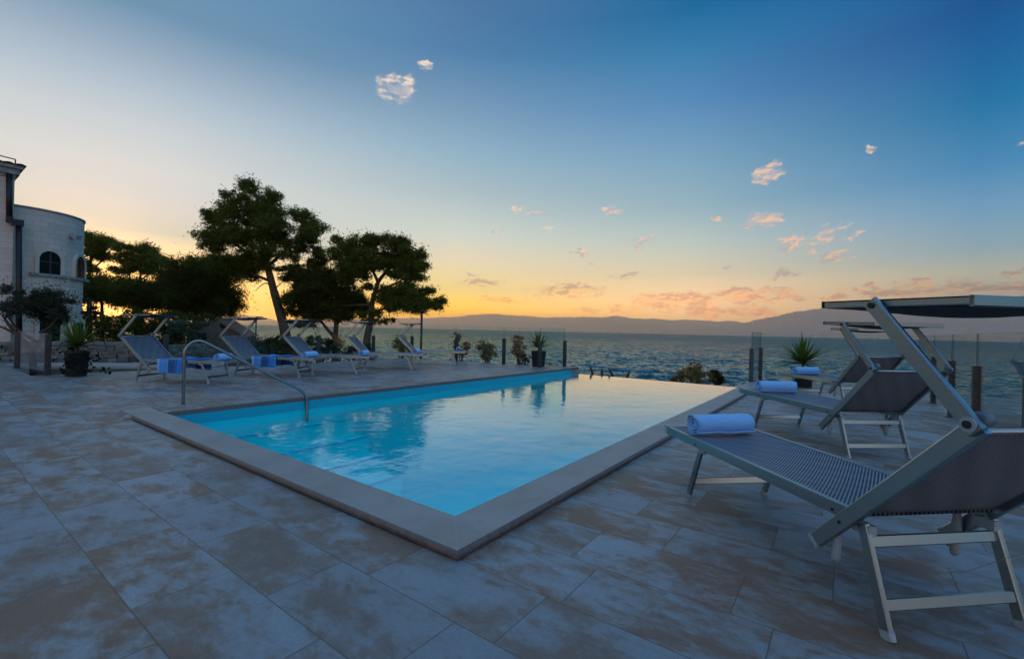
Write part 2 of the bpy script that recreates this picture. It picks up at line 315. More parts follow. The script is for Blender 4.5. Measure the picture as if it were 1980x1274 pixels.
def m_sling():
    m, N = newmat('sling'); uv = N.n('ShaderNodeUVMap').outputs[0]; u, v, w = N.sep(uv)
    d1 = N.m('SINE', N.m('MULTIPLY', N.m('ADD', u, N.m('MULTIPLY', v, .9)), 2*math.pi/.021))
    d2 = N.m('SINE', N.m('MULTIPLY', v, 2*math.pi/.011)); d3 = N.m('SINE', N.m('MULTIPLY', u, 2*math.pi/.011))
    f = N.ss(N.m('ADD', d1, N.m('MULTIPLY', N.m('MULTIPLY', d2, d3), .45)), -.5, .5)
    n = N.noise(uv, 5, 3)
    c = N.mix(f, (.014, .017, .026), (.25, .29, .35)); c = N.mix(N.m('MULTIPLY', n, .15), c, (.09, .09, .10))
    out(N, prin(N, c, .55, 0, .4, bump(N, f, .5, .002)))
    m, N = newmat('canopy_cloth'); v = N.n('ShaderNodeTexCoord').outputs['Object']; n = N.noise(v, 300, 2)
    out(N, prin(N, N.mix(n, (.02, .02, .024), (.05, .05, .056)), .8))
m_sling()
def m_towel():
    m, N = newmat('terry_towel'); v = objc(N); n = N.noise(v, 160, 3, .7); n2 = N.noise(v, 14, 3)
    c = N.mix(n2, (.17, .50, .92), (.29, .60, .95))  # white terry with the blue of the skylight put into its colour
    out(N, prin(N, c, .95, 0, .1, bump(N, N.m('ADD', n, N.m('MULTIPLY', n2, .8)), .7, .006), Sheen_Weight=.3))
    m, N = newmat('striped_cloth'); uv = N.n('ShaderNodeUVMap').outputs[0]; u, w, _ = N.sep(uv)
    s = N.n('ShaderNodeValToRGB'); s.color_ramp.interpolation = 'CONSTANT'; N.l(u, s.inputs[0]); e = s.color_ramp.elements
    pts = [(0, (.20, .45, .80)), (.10, (.05, .27, .62)), (.36, (.10, .33, .66)), (.40, (.010, .07, .22)), (.66, (.018, .12, .40)), (.70, (.012, .08, .26)), (.74, (.02, .17, .52)), (.95, (.06, .3, .7))]
    while len(e) < len(pts): e.new(.5)
    for i, (p, c) in enumerate(pts): e[i].position = p; e[i].color = c4(c)
    n = N.noise(uv, 220, 2)
    out(N, prin(N, N.mix(N.m('MULTIPLY', n, .2), s.outputs[0], (.3, .5, .8)), .9, 0, .1, bump(N, n, .4, .003)))
m_towel()
def m_house():
    for nm, cs in (('ashlar', ((.56, .45, .37), (.72, .58, .48), (.36, .29, .24))),):
        m, N = newmat(nm); uv = N.n('ShaderNodeUVMap').outputs[0]
        b = N.n('ShaderNodeTexBrick'); N.l(uv, b.inputs['Vector']); b.inputs['Scale'].default_value = 1.; b.inputs['Brick Width'].default_value = .44; b.inputs['Row Height'].default_value = .20
        b.inputs['Mortar Size'].default_value = .008; b.inputs['Bias'].default_value = 0
        b.inputs[1].default_value = c4(cs[0]); b.inputs[2].default_value = c4(cs[1]); b.inputs[3].default_value = c4(cs[2])
        n = N.noise(uv, 1.4, 5, .6)
        out(N, prin(N, N.mix(.4, b.outputs[0], N.mix(n, (.52, .41, .33), (.78, .63, .52))), .85, 0, .3, bump(N, n, .2, .01)))
m_house()
def m_hill():
    m, N = newmat('hill_ground'); P = objc(N); n = N.noise(P, .002, 6, .65); n2 = N.noise(P, .009, 4, .6)
    out(N, prin(N, N.mix(N.m('ADD', N.m('MULTIPLY', n, .7), N.m('MULTIPLY', n2, .3)), (.42, .26, .22), (.64, .42, .34)), .95, 0, .1))
m_hill()

# ------------------------------------------------------------------ mesh helpers
class MB:
    def __init__(s): s.v = []; s.f = []; s.sm = []; s.uv = {}; s.mi = []
    def add(s, vs, fs, smooth=False, mi=0, uvs=None):
        b = len(s.v); s.v += [tuple(p) for p in vs]
        for f in fs:
            s.f.append(tuple(i+b for i in f)); s.sm.append(smooth); s.mi.append(mi)
        if uvs:
            for i, q in enumerate(uvs): s.uv[b+i] = q
        return s
    def box(s, c, size, M=None, mi=0):
        x, y, z = size[0]/2, size[1]/2, size[2]/2
        vs = [Vector((a*x, b_*y, d*z)) for a in (-1, 1) for b_ in (-1, 1) for d in (-1, 1)]
        if M is not None: vs = [M @ p for p in vs]
        c = Vector(c); vs = [p+c for p in vs]
        return s.add(vs, [(0, 1, 3, 2), (4, 6, 7, 5), (0, 4, 5, 1), (2, 3, 7, 6), (0, 2, 6, 4), (1, 5, 7, 3)], mi=mi)
    def beam(s, p0, p1, w, h, upv=(0, 0, 1), ch=.004, mi=0):
        """bar with chamfered edges; w across, h along upv"""
        p0, p1 = Vector(p0), Vector(p1); d = (p1-p0).normalized(); a = d.cross(Vector(upv)).normalized(); b = a.cross(d)
        x, y = w/2, h/2; ch = min(ch, x*.6, y*.6)
        pr = [(x-ch, -y), (x, -y+ch), (x, y-ch), (x-ch, y), (-x+ch, y), (-x, y-ch), (-x, -y+ch), (-x+ch, -y)]
        vs = [p0+a*i+b*j for i, j in pr]+[p1+a*i+b*j for i, j in pr]
        return s.add(vs, [(i, (i+1) % 8, (i+1) % 8+8, i+8) for i in range(8)]+[tuple(range(7, -1, -1)), tuple(range(8, 16))], mi=mi)
    def tube(s, pts, r, n=8, smooth=True, caps=True, mi=0):
        pts = [Vector(p) for p in pts]; k = len(pts); rs = r if hasattr(r, '__len__') else [r]*k
        vs = []; ref = None
        for i, p in enumerate(pts):
            d = (pts[min(i+1, k-1)]-pts[max(i-1, 0)]).normalized()
            if ref is None: ref = Vector((0, 0, 1)) if abs(d.z) < .9 else Vector((1, 0, 0))
            a = (ref-d*ref.dot(d)).normalized(); ref = a; b = d.cross(a)
            vs += [p+(a*math.cos(t)+b*math.sin(t))*rs[i] for t in (2*math.pi*j/n for j in range(n))]
        fs = [(i*n+j, i*n+(j+1) % n, (i+1)*n+(j+1) % n, (i+1)*n+j) for i in range(k-1) for j in range(n)]
        s.add(vs, fs, smooth, mi)
        if caps:
            b = len(s.v)-k*n; s.f += [tuple(range(b+n-1, b-1, -1)), tuple(range(b+(k-1)*n, b+k*n))]; s.sm += [False, False]; s.mi += [mi, mi]
        return s
    def lathe(s, prof, n=24, c=(0, 0, 0), smooth=True, mi=0):
        c = Vector(c); vs = [c+Vector((r*math.cos(2*math.pi*j/n), r*math.sin(2*math.pi*j/n), z)) for r, z in prof for j in range(n)]
        fs = [(i*n+j, i*n+(j+1) % n, (i+1)*n+(j+1) % n, (i+1)*n+j) for i in range(len(prof)-1) for j in range(n)]
        return s.add(vs, fs, smooth, mi)
    def disc(s, c, ax, r, th, n=16, mi=0):
        c, ax = Vector(c), Vector(ax).normalized(); return s.tube([c-ax*th/2, c+ax*th/2], r, n, True, True, mi)
    def grid(s, fn, nu, nv, smooth=True, mi=0, uvf=None):
        vs = []; uvs = []
        for i in range(nu+1):
            for j in range(nv+1):
                vs.append(fn(i/nu, j/nv))
                if uvf: uvs.append(uvf(i/nu, j/nv))
        return s.add(vs, [(i*(nv+1)+j, (i+1)*(nv+1)+j, (i+1)*(nv+1)+j+1, i*(nv+1)+j+1) for i in range(nu) for j in range(nv)], smooth, mi, uvs or None)
    def build(s, name, mats, parent=None, org=None):
        """link as one mesh object; org: world point that becomes the object's own origin"""
        me = bpy.data.meshes.new(name)
        vs = s.v
        if parent is not None and org is None and 'o' in parent: pass
        if org is not None: vs = [(p[0]-org[0], p[1]-org[1], p[2]-org[2]) for p in vs]
        me.from_pydata(vs, [], s.f); me.polygons.foreach_set('use_smooth', s.sm); me.polygons.foreach_set('material_index', s.mi)
        for m in (mats if isinstance(mats, (list, tuple)) else [mats]): me.materials.append(MAT[m])
        if s.uv:
            ul = me.uv_layers.new(name='UVMap')
            for lp in me.loops: ul.data[lp.index].uv = s.uv.get(lp.vertex_index, (0, 0))
        me.update()
        o = bpy.data.objects.new(name, me); COL.objects.link(o)
        if parent is not None: o.parent = parent
        elif org is not None: o.location = org
        return o
def npmesh(name, V, F, mat, parent=None, loc=None, smooth=False):
    me = bpy.data.meshes.new(name); k = F.shape[1]
    me.vertices.add(len(V)); me.vertices.foreach_set('co', V.astype(np.float32).ravel())
    me.loops.add(F.size); me.loops.foreach_set('vertex_index', F.astype(np.int32).ravel())
    me.polygons.add(len(F)); me.polygons.foreach_set('loop_start', np.arange(0, F.size, k, dtype=np.int32)); me.polygons.foreach_set('loop_total', np.full(len(F), k, np.int32))
    me.polygons.foreach_set('use_smooth', np.full(len(F), smooth)); me.update(calc_edges=True); me.validate()
    me.materials.append(MAT[mat]); o = bpy.data.objects.new(name, me); COL.objects.link(o)
    if parent is not None: o.parent = parent
    if loc is not None: o.location = loc
    return o
def tag(o, label, cat, group=None):
    o['label'] = label; o['category'] = cat
    if group: o['group'] = group
    return o
def thing(name, label, cat, loc, rz=0., group=None):
    o = bpy.data.objects.new(name, None); COL.objects.link(o); o.location = loc; o.rotation_euler = (0, 0, rz); o.empty_display_size = .1
    return tag(o, label, cat, group)
def struct(o, kind='structure'): o['kind'] = kind; return o
def copy_tree(o, parent=None):
    c = o.copy(); COL.objects.link(c)
    if parent is not None: c.parent = parent
    for ch in [k for k in KIDS.get(o.name, [])]: copy_tree(ch, c)
    return c
KIDS = {}
def index_kids():
    KIDS.clear()
    for o in bpy.data.objects:
        if o.parent is not None: KIDS.setdefault(o.parent.name, []).append(o)

# ------------------------------------------------------------------ terrace, pool
PX0, PY1, CO, CT, WL = -5.25, 11.04, .355, .05, -.15        # pool west edge, far end, coping width, coping top, water level
def sst(x): x = min(1, max(0, x)); return x*x*(3-2*x)
def deck_h(x, y):
    if x > -5.2: return 0.
    h = CT*sst((x+7.4)/1.6)
    if y < -.35: h *= sst((y+.9)/.55)*sst((-5.45-x)/.5)
    return h
def lin(a, b, n): return [a+(b-a)*i/n for i in range(n+1)]
def make_deck():
    m = MB()
    fy = lambda x: 10.45+(x+12.45)*.153
    def patch(xs, ys, fn=None):
        n = len(ys); vs = [((x, (fn(x, y) if fn else y)) ) for x in xs for y in ys]
        m.add([(x, y, deck_h(x, y)) for x, y in vs], [(i*n+j, (i+1)*n+j, (i+1)*n+j+1, i*n+j+1) for i in range(len(xs)-1) for j in range(n-1)], True)
    patch(lin(-22, -7.4, 6)+lin(-7.3, -5, 24)+lin(-4.5, 3.55, 6), [-9, -3]+lin(-1.2, -.35, 12))
    patch(lin(-12.45, -7.4, 5)+lin(-7.3, -5.781, 20), [-.35, -.2, 0])
    patch(lin(-12.45, -7.4, 5)+lin(-7.3, PX0, 22), [0, 1, 4, 7, 9, 10.45], lambda x, y: fy(x) if y > 10.4 else y)
    patch([0.05, 1.5, 3.55], [-.35, 4, 8, 12.35])
    # skirts
    def skirt(pts):
        for (a, b) in zip(pts, pts[1:]):
            m.add([(a[0], a[1], deck_h(*a)), (b[0], b[1], deck_h(*b)), (b[0], b[1], -.8), (a[0], a[1], -.8)], [(0, 1, 2, 3)])
    skirt([(-22, -9), (-22, -.35), (-12.45, -.35), (-12.45, 10.45)]+[(x, fy(x)) for x in lin(-12.45, PX0, 20)]+[(PX0, fy(PX0)), (PX0, PY1)])
    skirt([(3.55, -9), (3.55, 12.35), (.05, 12.35), (.05, PY1)])
    return struct(m.build('terrace_deck', 'deck_tile'))
make_deck()
def make_coping():
    # near and right edges of the pool: flat slab with a rounded outer nose, mitred at the corner
    m = MB(); xl = -5.78
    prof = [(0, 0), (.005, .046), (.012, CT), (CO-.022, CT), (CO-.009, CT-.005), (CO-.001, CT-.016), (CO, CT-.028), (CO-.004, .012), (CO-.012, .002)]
    def ring(t, far):
        res = []
        for o_, z in prof:
            if t == 0: res.append((xl, -o_, z))
            elif t == 1: res.append((o_, -o_, z))
            else: res.append((o_, far, z))
        return res
    vs = []
    for k, f in ((0, 0), (1, 0), (2, PY1+.02)): vs += ring(k, f)
    n = len(prof)
    for k in range(2):
        for j in range(n-1):
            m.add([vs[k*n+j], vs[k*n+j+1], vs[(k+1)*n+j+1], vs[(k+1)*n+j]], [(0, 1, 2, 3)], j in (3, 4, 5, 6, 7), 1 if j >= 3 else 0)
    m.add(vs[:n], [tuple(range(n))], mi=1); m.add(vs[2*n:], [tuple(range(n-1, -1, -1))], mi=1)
    # joint of the mitre
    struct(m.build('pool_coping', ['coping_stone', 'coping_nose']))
    # west edge nose below the paving
    w = MB(); w.add([(PX0+.012, .0, CT-.003), (PX0+.012, 11.53, CT-.003), (PX0+.012, 11.53, -.012), (PX0+.012, 0, -.012), (PX0-.001, 0, CT), (PX0-.001, 11.53, CT), (PX0-.02, 0, -.012), (PX0-.02, 11.53, -.012)],
                    [(0, 1, 2, 3), (4, 5, 1, 0), (3, 2, 7, 6), (1, 5, 7, 2), (0, 3, 6, 4)])
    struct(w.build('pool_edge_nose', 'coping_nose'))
make_coping()
def floor_z(x, y): return -.9-.75*min(1, max(0, -x/5.25))-.85*sst(y/7.)
def make_pool():
    F = -2.6; m = MB(); X0, X1 = PX0, 0.
    m.grid(lambda u, v: (X0+(X1-X0)*u, PY1*v, floor_z(X0+(X1-X0)*u, PY1*v)), 8, 16)
    m.add([(PX0, 0, -.013), (PX0, PY1, -.013), (PX0, PY1, F), (PX0, 0, F)], [(0, 1, 2, 3)])
    m.add([(0, 0, .0), (0, PY1, .0), (0, PY1, F), (0, 0, F)], [(3, 2, 1, 0)])
    m.add([(PX0, 0, .0), (0, 0, .0), (0, 0, F), (PX0, 0, F)], [(0, 1, 2, 3)])
    # overflow wall at the sea end
    m.box((PX0/2, PY1+.12, -1.4), (-PX0, .24, 2.49))
    b = struct(m.build('pool_basin', 'pool_tile'))
    for k in range(4):
        s = MB(); x1 = PX0+.42*(k+1); zt = -.36-.24*k
        s.box(((PX0+x1)/2+.004, 1.3, (zt+F)/2), (x1-PX0, 2.58, zt-F)); s.box((x1-.02, 1.3, zt+.004), (.07, 2.57, .006), mi=1)
        s.build('pool_step', ['pool_tile', 'step_edge'], b)
    t = MB(); t.box((PX0+.006, 5.5, -.085), (.012, 11.05, .14)); t.build('waterline_tile', 'band_tile', b)
    # the water: one closed body, so that depth colours it
    w = MB(); a0, a1, b0, b1 = PX0-.06, .06, -.06, PY1+.236
    w.grid(lambda u, v: (a0+(a1-a0)*u, b0+(b1-b0)*v, WL+(0 if v < .99 else -.003)), 8, 16)
    def side(p, q, n):
        for k in range(n):
            c = [(p[0]+(q[0]-p[0])*t_/n, p[1]+(q[1]-p[1])*t_/n) for t_ in (k, k+1)]
            w.add([(*c[0], WL), (*c[0], -3.), (*c[1], -3.), (*c[1], WL)], [(0, 1, 2, 3)])
    side((a0, b0), (a1, b0), 1); side((a1, b0), (a1, b1), 1); side((a1, b1), (a0, b1), 1); side((a0, b1), (a0, b0), 1)
    w.add([(a0, b0, -3.), (a1, b0, -3.), (a1, b1, -3.), (a0, b1, -3.)], [(3, 2, 1, 0)])
    struct(w.build('pool_water', 'pool_water'))
make_pool()

# ------------------------------------------------------------------ ground, sea, hills
def shore_r(az):
    """distance from the terrace at which the ground meets the sea, by bearing"""
    return float(np.interp(az, [-180, 40, 78, 100, 120, 132, 145, 158, 166, 180], [70, 60, 34, 34, 35, 42, 58, 70, 85, 90]))
def ground_z(x, y):
    dx, dy = x-EYE.x, y-EYE.y; r = math.hypot(dx, dy); az = math.degrees(math.atan2(dy, dx)); az = az if az > -90 else az+360
    if az > 180: az = max(180-(az-180)*.5, 140) if az < 260 else 60
    s = shore_r(az); f0 = float(np.interp(az, [40, 125, 140, 158, 168, 180], [13.2, 16., 16, 19., 27, 30]))
    t = max(0., (r-f0)/(s-f0)); n = .06*math.sin(x*.9+y*.4)+.05*math.sin(y*1.3-x*.7)
    drop = 2.95*(t**.8) if t < 1 else 2.95+.8*(t-1)*5
    return -.3-drop+n*min(1, t*6)
def make_ground():
    V = []; F = []; rs = [0, 4, 8, 11, 13]+list(np.linspace(14, 60, 60))+list(np.linspace(62, 100, 12)); na = 240
    for r in rs:
        for k in range(na):
            a = 2*math.pi*k/na; x, y = EYE.x+r*math.cos(a), EYE.y+r*math.sin(a)
            V.append((x, y, ground_z(x, y) if r > 13.5 else -3.4))
    for i in range(len(rs)-1):
        for k in range(na): F.append((i*na+k, i*na+(k+1) % na, (i+1)*na+(k+1) % na, (i+1)*na+k))
    V = np.array(V); m = (V[:, 0] > -6.2) & (V[:, 0] < 4.2) & (V[:, 1] > -1) & (V[:, 1] < 12.6); V[m, 2] = np.minimum(V[m, 2], -3.4)
    m = (V[:, 0] > -23) & (V[:, 0] < 4.2) & (V[:, 1] < .3) & (V[:, 1] > -12); V[m, 2] = np.minimum(V[m, 2], -.75)
    m = (V[:, 0] > -13) & (V[:, 0] < 4.2) & (V[:, 1] > -1) & (V[:, 1] < 11.4); V[m, 2] = np.minimum(V[m, 2], -.75)
    o = struct(npmesh('ground', V, np.array(F), 'lawn', smooth=True)); o.data.materials.append(MAT['shore'])
    z = V[:, 2]; mi = np.array([1 if np.mean(z[list(f)]) < -1.5 else 0 for f in F], dtype=np.int32); o.data.polygons.foreach_set('material_index', mi)
make_ground()
SEA = -3.0
def make_sea():
    az = np.radians(np.arange(66, 186.01, .16)); rr = [26.]
    while rr[-1] < 520: rr.append(rr[-1]*1.0085)
    while rr[-1] < 23000: rr.append(rr[-1]*1.06)
    rr = np.array(rr); A, Rr = np.meshgrid(az, rr); X = EYE.x+Rr*np.cos(A); Y = EYE.y+Rr*np.sin(A); Z = np.zeros_like(X)
    g = np.random.default_rng(3)
    for k in range(34):
        lam = 1.3*1.11**k if k < 26 else g.uniform(2, 6); th = R(125)+g.normal(0, .42); amp = .022*lam**.42; ph = g.uniform(0, 6.28)
        if lam > 18: amp *= .25
        kx, ky = math.cos(th)*2*math.pi/lam, math.sin(th)*2*math.pi/lam; w = np.clip((Rr*.0085*4-lam)/lam*-1+0, 0, 1)  # waves too short for the grid fade out with distance
        s = np.sin(kx*X+ky*Y+ph+.6*np.sin(.21*kx*X-.33*ky*Y+ph*2)); Z += amp*w*(1-np.abs(s)*1.25)
    Z *= np.clip((700-Rr)/350, 0, 1)
    V = np.stack([X, Y, SEA+Z], -1).reshape(-1, 3); na = len(az); nr = len(rr); i = np.arange(nr-1)[:, None]*na+np.arange(na-1)[None]; i = i.ravel()
    F = np.stack([i, i+1, i+na+1, i+na], 1)[:, ::-1]
    V0 = [(EYE.x+r*math.cos(a), EYE.y+r*math.sin(a), SEA-.05 if r < 100 else SEA) for r in (40, 23000) for a in np.radians(np.linspace(186, 426, 60))]
    b = len(V); F0 = [(b+k, b+60+k, b+61+k, b+k+1) for k in range(59)]
    struct(npmesh('sea', np.vstack([V, np.array(V0)]), np.vstack([F, np.array(F0)]), 'sea_water', smooth=True))
make_sea()
FAR = 2.2
def make_hill(prof, D, depth, seed, base=-3.2, rough=.05, front=.6):
    D, depth = D*FAR, depth*FAR
    g = np.random.default_rng(seed); us = np.array([p[0] for p in prof]); vs = np.array([p[1] for p in prof])
    n = 700; uu = np.linspace(us[0], us[-1], n); vv = np.interp(uu, us, vs); K = 26
    vv = np.convolve(np.pad(vv, 3, 'edge'), np.ones(7)/7, 'valid')
    rag = sum(np.sin(uu*f_+g.uniform(0, 6.28))*a_ for f_, a_ in ((.05, .7), (.11, .55), (.23, .4), (.47, .3), (.9, .2), (1.7, .12))); vv = vv+rag*min(1., 12*rough)*np.clip((640-vv)/12, 0, 1)
    V = []
    ph = g.uniform(0, 6.28, 24); fr = g.uniform(.004, .05, 24)
    for i in range(n):
        d = ray(uu[i], vv[i]); h_ = math.hypot(d.x, d.y); te = d.z/h_; dx, dy = d.x/h_, d.y/h_
        for j in range(K+1):
            t = j/K*1.5; r = D+depth*t; hr = te*(D+depth)+EYE.z-base
            k = (t**front if t <= 1 else max(0, 1-(t-1)*1.6))
            gully = sum(math.sin(uu[i]*fr[q]*2.2+t*(3+q*.7)+ph[q])/(1+q*.25) for q in range(24))*rough
            e = k+(gully*.5*t*(1-t)*2.2 if t < 1 else 0)
            V.append((EYE.x+dx*r, EYE.y+dy*r, base+max(0, hr)*e))
    i = (np.arange(n-1)[:, None]*(K+1)+np.arange(K)[None]).ravel(); F = np.stack([i, i+K+1, i+K+2, i+1], 1)
    return struct(npmesh('hills', np.array(V), F, 'hill_ground', smooth=True))
make_hill([(-250, 616), (100, 612), (330, 614), (400, 611), (458, 606), (500, 612), (540, 620), (600, 619), (700, 617), (760, 615), (840, 614), (880, 613), (910, 609), (945, 605.5), (980, 609), (1050, 613), (1120, 613), (1165, 613), (1190, 609.5), (1215, 614), (1245, 617), (1275, 616), (1300, 619), (1330, 617), (1355, 619.5), (1390, 622), (1410, 619), (1440, 624), (1500, 628), (1560, 634)], 6800, 1800, 5)
make_hill([(1385, 648), (1410, 630), (1440, 624), (1470, 617), (1500, 610), (1530, 604), (1560, 599.5), (1590, 595.5), (1640, 592), (1700, 590), (1760, 588), (1830, 583), (1900, 577), (1960, 572), (2050, 566), (2200, 570), (2500, 590)], 4700, 1700, 8, front=.8, rough=.09)
make_hill([(780, 637), (830, 628), (870, 625.5), (920, 628), (970, 631), (1050, 633.5), (1120, 637), (1160, 640)], 5600, 500, 12)
make_hill([(1470, 650), (1530, 646), (1580, 641), (1640, 632), (1700, 627), (1760, 622), (1850, 624), (1950, 620), (2100, 615), (2400, 640)], 3900, 600, 21, rough=.12)
def make_town():
    m = MB(); g = random.Random(5)
    for k in range(420):
        u = g.choice((g.uniform(940, 1480), g.uniform(1480, 2050), g.uniform(1250, 1420))); D = FAR*(6820 if u < 1440 else 3905+g.uniform(0, 60) if u > 1560 else 4710)
        d = ray(u, 637); h = math.hypot(d.x, d.y); a = math.atan2(d.y, d.x); s = g.uniform(8, 24)*D/5000; hh = g.uniform(6, 16)*D/5000; D -= g.uniform(5, 60)
        lift = g.random()**2*10
        m.box((EYE.x+math.cos(a)*D, EYE.y+math.sin(a)*D, SEA+hh/2+lift-2), (s, s, hh+lift), Matrix.Rotation(a, 3, 'Z'))
    o = m.build('shore_town', 'town_wall'); o['kind'] = 'stuff'; o['label'] = 'tiny pale houses strung along the far shore'; o['category'] = 'town'
make_town()

# ------------------------------------------------------------------ loungers
def make_lounger(label):
    t = thing('sun_lounger', label, 'sun lounger', (0, 0, 0), 0, 'aluminium sun loungers with canopies round the pool')
    AL, WP = 'aluminium', 'white_plastic'
    for s in (1, -1):
        m = MB().beam((.15, s*.336, .443), (1.935, s*.336, .443), .026, .064); m.disc((1.47, s*.350, .432), (0, 1, 0), .007, .006, 10, mi=1); m.disc((.27, s*.350, .432), (0, 1, 0), .007, .006, 10, mi=1); m.build('side_rail', [AL, 'dark_metal'], t)
        m = MB().box((1.925, s*.334, .443), (.05, .034, .070)); m.build('corner_cap', WP, t)
        m = MB().beam((.345, s*.365, .252), (-.335, s*.365, .952), .028, .066, (.7, 0, .7)); m.disc((.20, s*.380, .402), (0, 1, 0), .008, .006, 10, mi=1); r = m.build('back_rail', [AL, 'dark_metal'], t)
        MB().beam((.352, s*.365, .245), (.338, s*.365, .2595), .031, .069, (.7, 0, .7)).build('rail_cap', WP, r)
        # canopy arm, knob and bolt
        a = MB().beam((-.345, s*.391, .930), (.055, s*.391, 1.388), .020, .062, (.75, 0, -.66), .006).build('canopy_arm', AL, t)
        MB().disc((.043, s*.404, 1.373), (0, 1, 0), .013, .008, 12, 0).build('bolt', 'dark_metal', a); k = MB(); k.disc((-.325, s*.404, .952), (0, 1, 0), .026, .008, 18, 1); k.disc((-.325, s*.407, .952), (0, 1, 0), .014, .010, 14, 0); k.build('bolt', ['dark_metal', WP], a)
        kn = MB(); kn.tube([(-.338, s*.378, .972), (-.338, s*.372, .972), (-.338, s*.348, .972), (-.338, s*.342, .972)], [.020, .028, .028, .018], 20); kn.build('hinge_knob', 'knob_plastic', t)
        # front and rear legs
        l = MB().beam((1.445, s*.312, .42), (1.607, s*.312, .022), .024, .046, (.93, 0, .38), .005).build('front_leg', AL, t)
        MB().beam((1.600, s*.312, .032), (1.616, s*.312, 0), .028, .052, (.93, 0, .38), .006).build('foot_cap', WP, l)
        l = MB().beam((.128, s*.330, .425), (.009, s*.330, .024), .024, .050, (.96, 0, -.28), .005).build('rear_leg', AL, t)
        MB().beam((.012, s*.330, .034), (.001, s*.330, 0), .028, .056, (.96, 0, -.28), .006).build('foot_cap', WP, l)
        MB().box((1.435, s*.314, .398), (.075, .030, .030)).box((1.40, s*.322, .415), (.02, .02, .05)).build('leg_bracket', WP, t); MB().box((.135, s*.318, .402), (.085, .04, .045)).build('leg_bracket', WP, t)
        h = MB().tube([(.262, s*.323, .41), (.266, s*.326, .33), (.268, s*.326, .24), (.272, s*.326, .205), (.276, s*.326, .188)], [.014, .020, .021, .020, .012], 10); h.tube([(.28, s*.326, .225), (.305, s*.326, .222)], .007, 8); h.build('support_latch', WP, t)
        c = MB().beam((.315, s*.360, 1.388), (-.295, s*.360, 1.374), .022, .030); c.build('canopy_rail', AL, t)
    MB().beam((1.93, -.328, .447), (1.93, .328, .447), .026, .05).build('end_rail', AL, t)
    MB().tube([(-.315, -.352, .925), (-.315, .352, .925)], .014, 10).build('back_bar', AL, t)
    for (x, z, w) in ((1.56, .135, .312), (.034, .125, .345), (.108, .355, .330)):
        MB().beam((x, -w+.012, z), (x, w-.012, z), .022, .048, (.3, 0, 1), .004).build('cross_bar', AL, t)
    MB().beam((1.42, -.322, .40), (1.42, .322, .40), .02, .03).build('cross_bar', AL, t)
    L, BW = 1.80, .324
    b = MB(); b.grid(lambda u, v: (.11+L*u, (v*2-1)*BW, .468-.022*(1-(2*v-1)**2)*math.sin(math.pi*min(1, max(0, u)))**.5), 24, 8, True, 0, lambda u, v: (u*L, v*2*BW))
    b.grid(lambda u, v: (.11+L*u, (v*2-1)*BW, .462-.022*(1-(2*v-1)**2)*math.sin(math.pi*u)**.5), 24, 8, True, 0, lambda u, v: (u*L, v*2*BW)); b.build('bed_sling', 'sling', t)
    q0, q1 = Vector((.145, 0, .462)), Vector((-.318, 0, .938)); nn = Vector((-.70, 0, -.71))
    def bk(o_): return lambda u, v: (lambda p: (p.x, (v*2-1)*.351, p.z))(q0.lerp(q1, u)+nn*(o_+.030*(1-(2*v-1)**2)*math.sin(math.pi*u)**.6))
    b = MB(); b.grid(bk(0), 14, 10, True, 0, lambda u, v: (u*.66, v*.7)); b.grid(bk(.005), 14, 10, True, 0, lambda u, v: (u*.66, v*.7)); b.build('backrest_sling', 'sling', t)
    MB().beam((.315, -.360, 1.388), (.315, .360, 1.388), .02, .028).build('canopy_end_bar', AL, t); MB().beam((-.295, -.360, 1.372), (-.295, .360, 1.374), .018, .040).build('canopy_end_bar', AL, t)
    c = MB(); c.grid(lambda u, v: (.325-.63*u, (v*2-1)*.372, 1.406-.016*u-.035*math.sin(math.pi*u)*math.sin(math.pi*v)), 10, 8); c.grid(lambda u, v: (.325-.63*u, (v*2-1)*.352, 1.372-.016*u-.035*math.sin(math.pi*u)*math.sin(math.pi*v)), 10, 8)
    c.box((.329, 0, 1.391), (.006, .744, .032)); c.build('canopy_fabric', 'canopy_cloth', t)
    return t
POSES = [(2.392, .528, 134.1, 'aluminium sun lounger nearest the viewer at right, its leg frame fully in view'),
         (2.285, 3.875, 130.5, 'second sun lounger right of the pool, between the nearest one and the farthest'),
         (2.265, 7.79, 126.6, 'sun lounger at the far right by the potted yucca, backrest half hidden'),
         (-10.0, 1.11, 30.8, 'left row lounger nearest the house, striped beach towel hanging over its side'),
         (-9.975, 2.98, 32.1, 'left row lounger in front of the stone hut, draped with a striped beach towel'),
         (-9.81, 4.39, 33.6, 'middle lounger of the left row, in front of the leaning pine trunk'),
         (-9.84, 6.23, 37.4, 'left row lounger in front of the forked right hand pine'),
         (-10.18, 8.43, 39.8, 'left row lounger farthest along, beside the tall lamp post, sea behind')]
proto = make_lounger(POSES[0][3]); index_kids(); loungers = []
for i, (x, y, a, lab) in enumerate(POSES):
    o = proto if i == 0 else copy_tree(proto)
    o.location = (x, y, 0); o.rotation_euler = (0, 0, R(a)); o['label'] = lab; loungers.append(o)
def lpt(i, s, w, z):
    x, y, a, _ = POSES[i]; c, n = math.cos(R(a)), math.sin(R(a)); return Vector((x+s*c-w*n, y+s*n+w*c, z))
# the loose cord under the nearest lounger
cd_ = MB().tube([(.28, .33, .222), (.22, .25, .205), (.12, .10, .20), (.05, -.1, .235), (.02, -.3, .31), (-.05, -.36, .36)], 0.0014, 5); cd_.tube([(-.05, -.36, .36), (-.10, -.34, .30), (-.08, -.37, .26)], 0.0014, 5); cd_.build('cord', 'cord', proto)

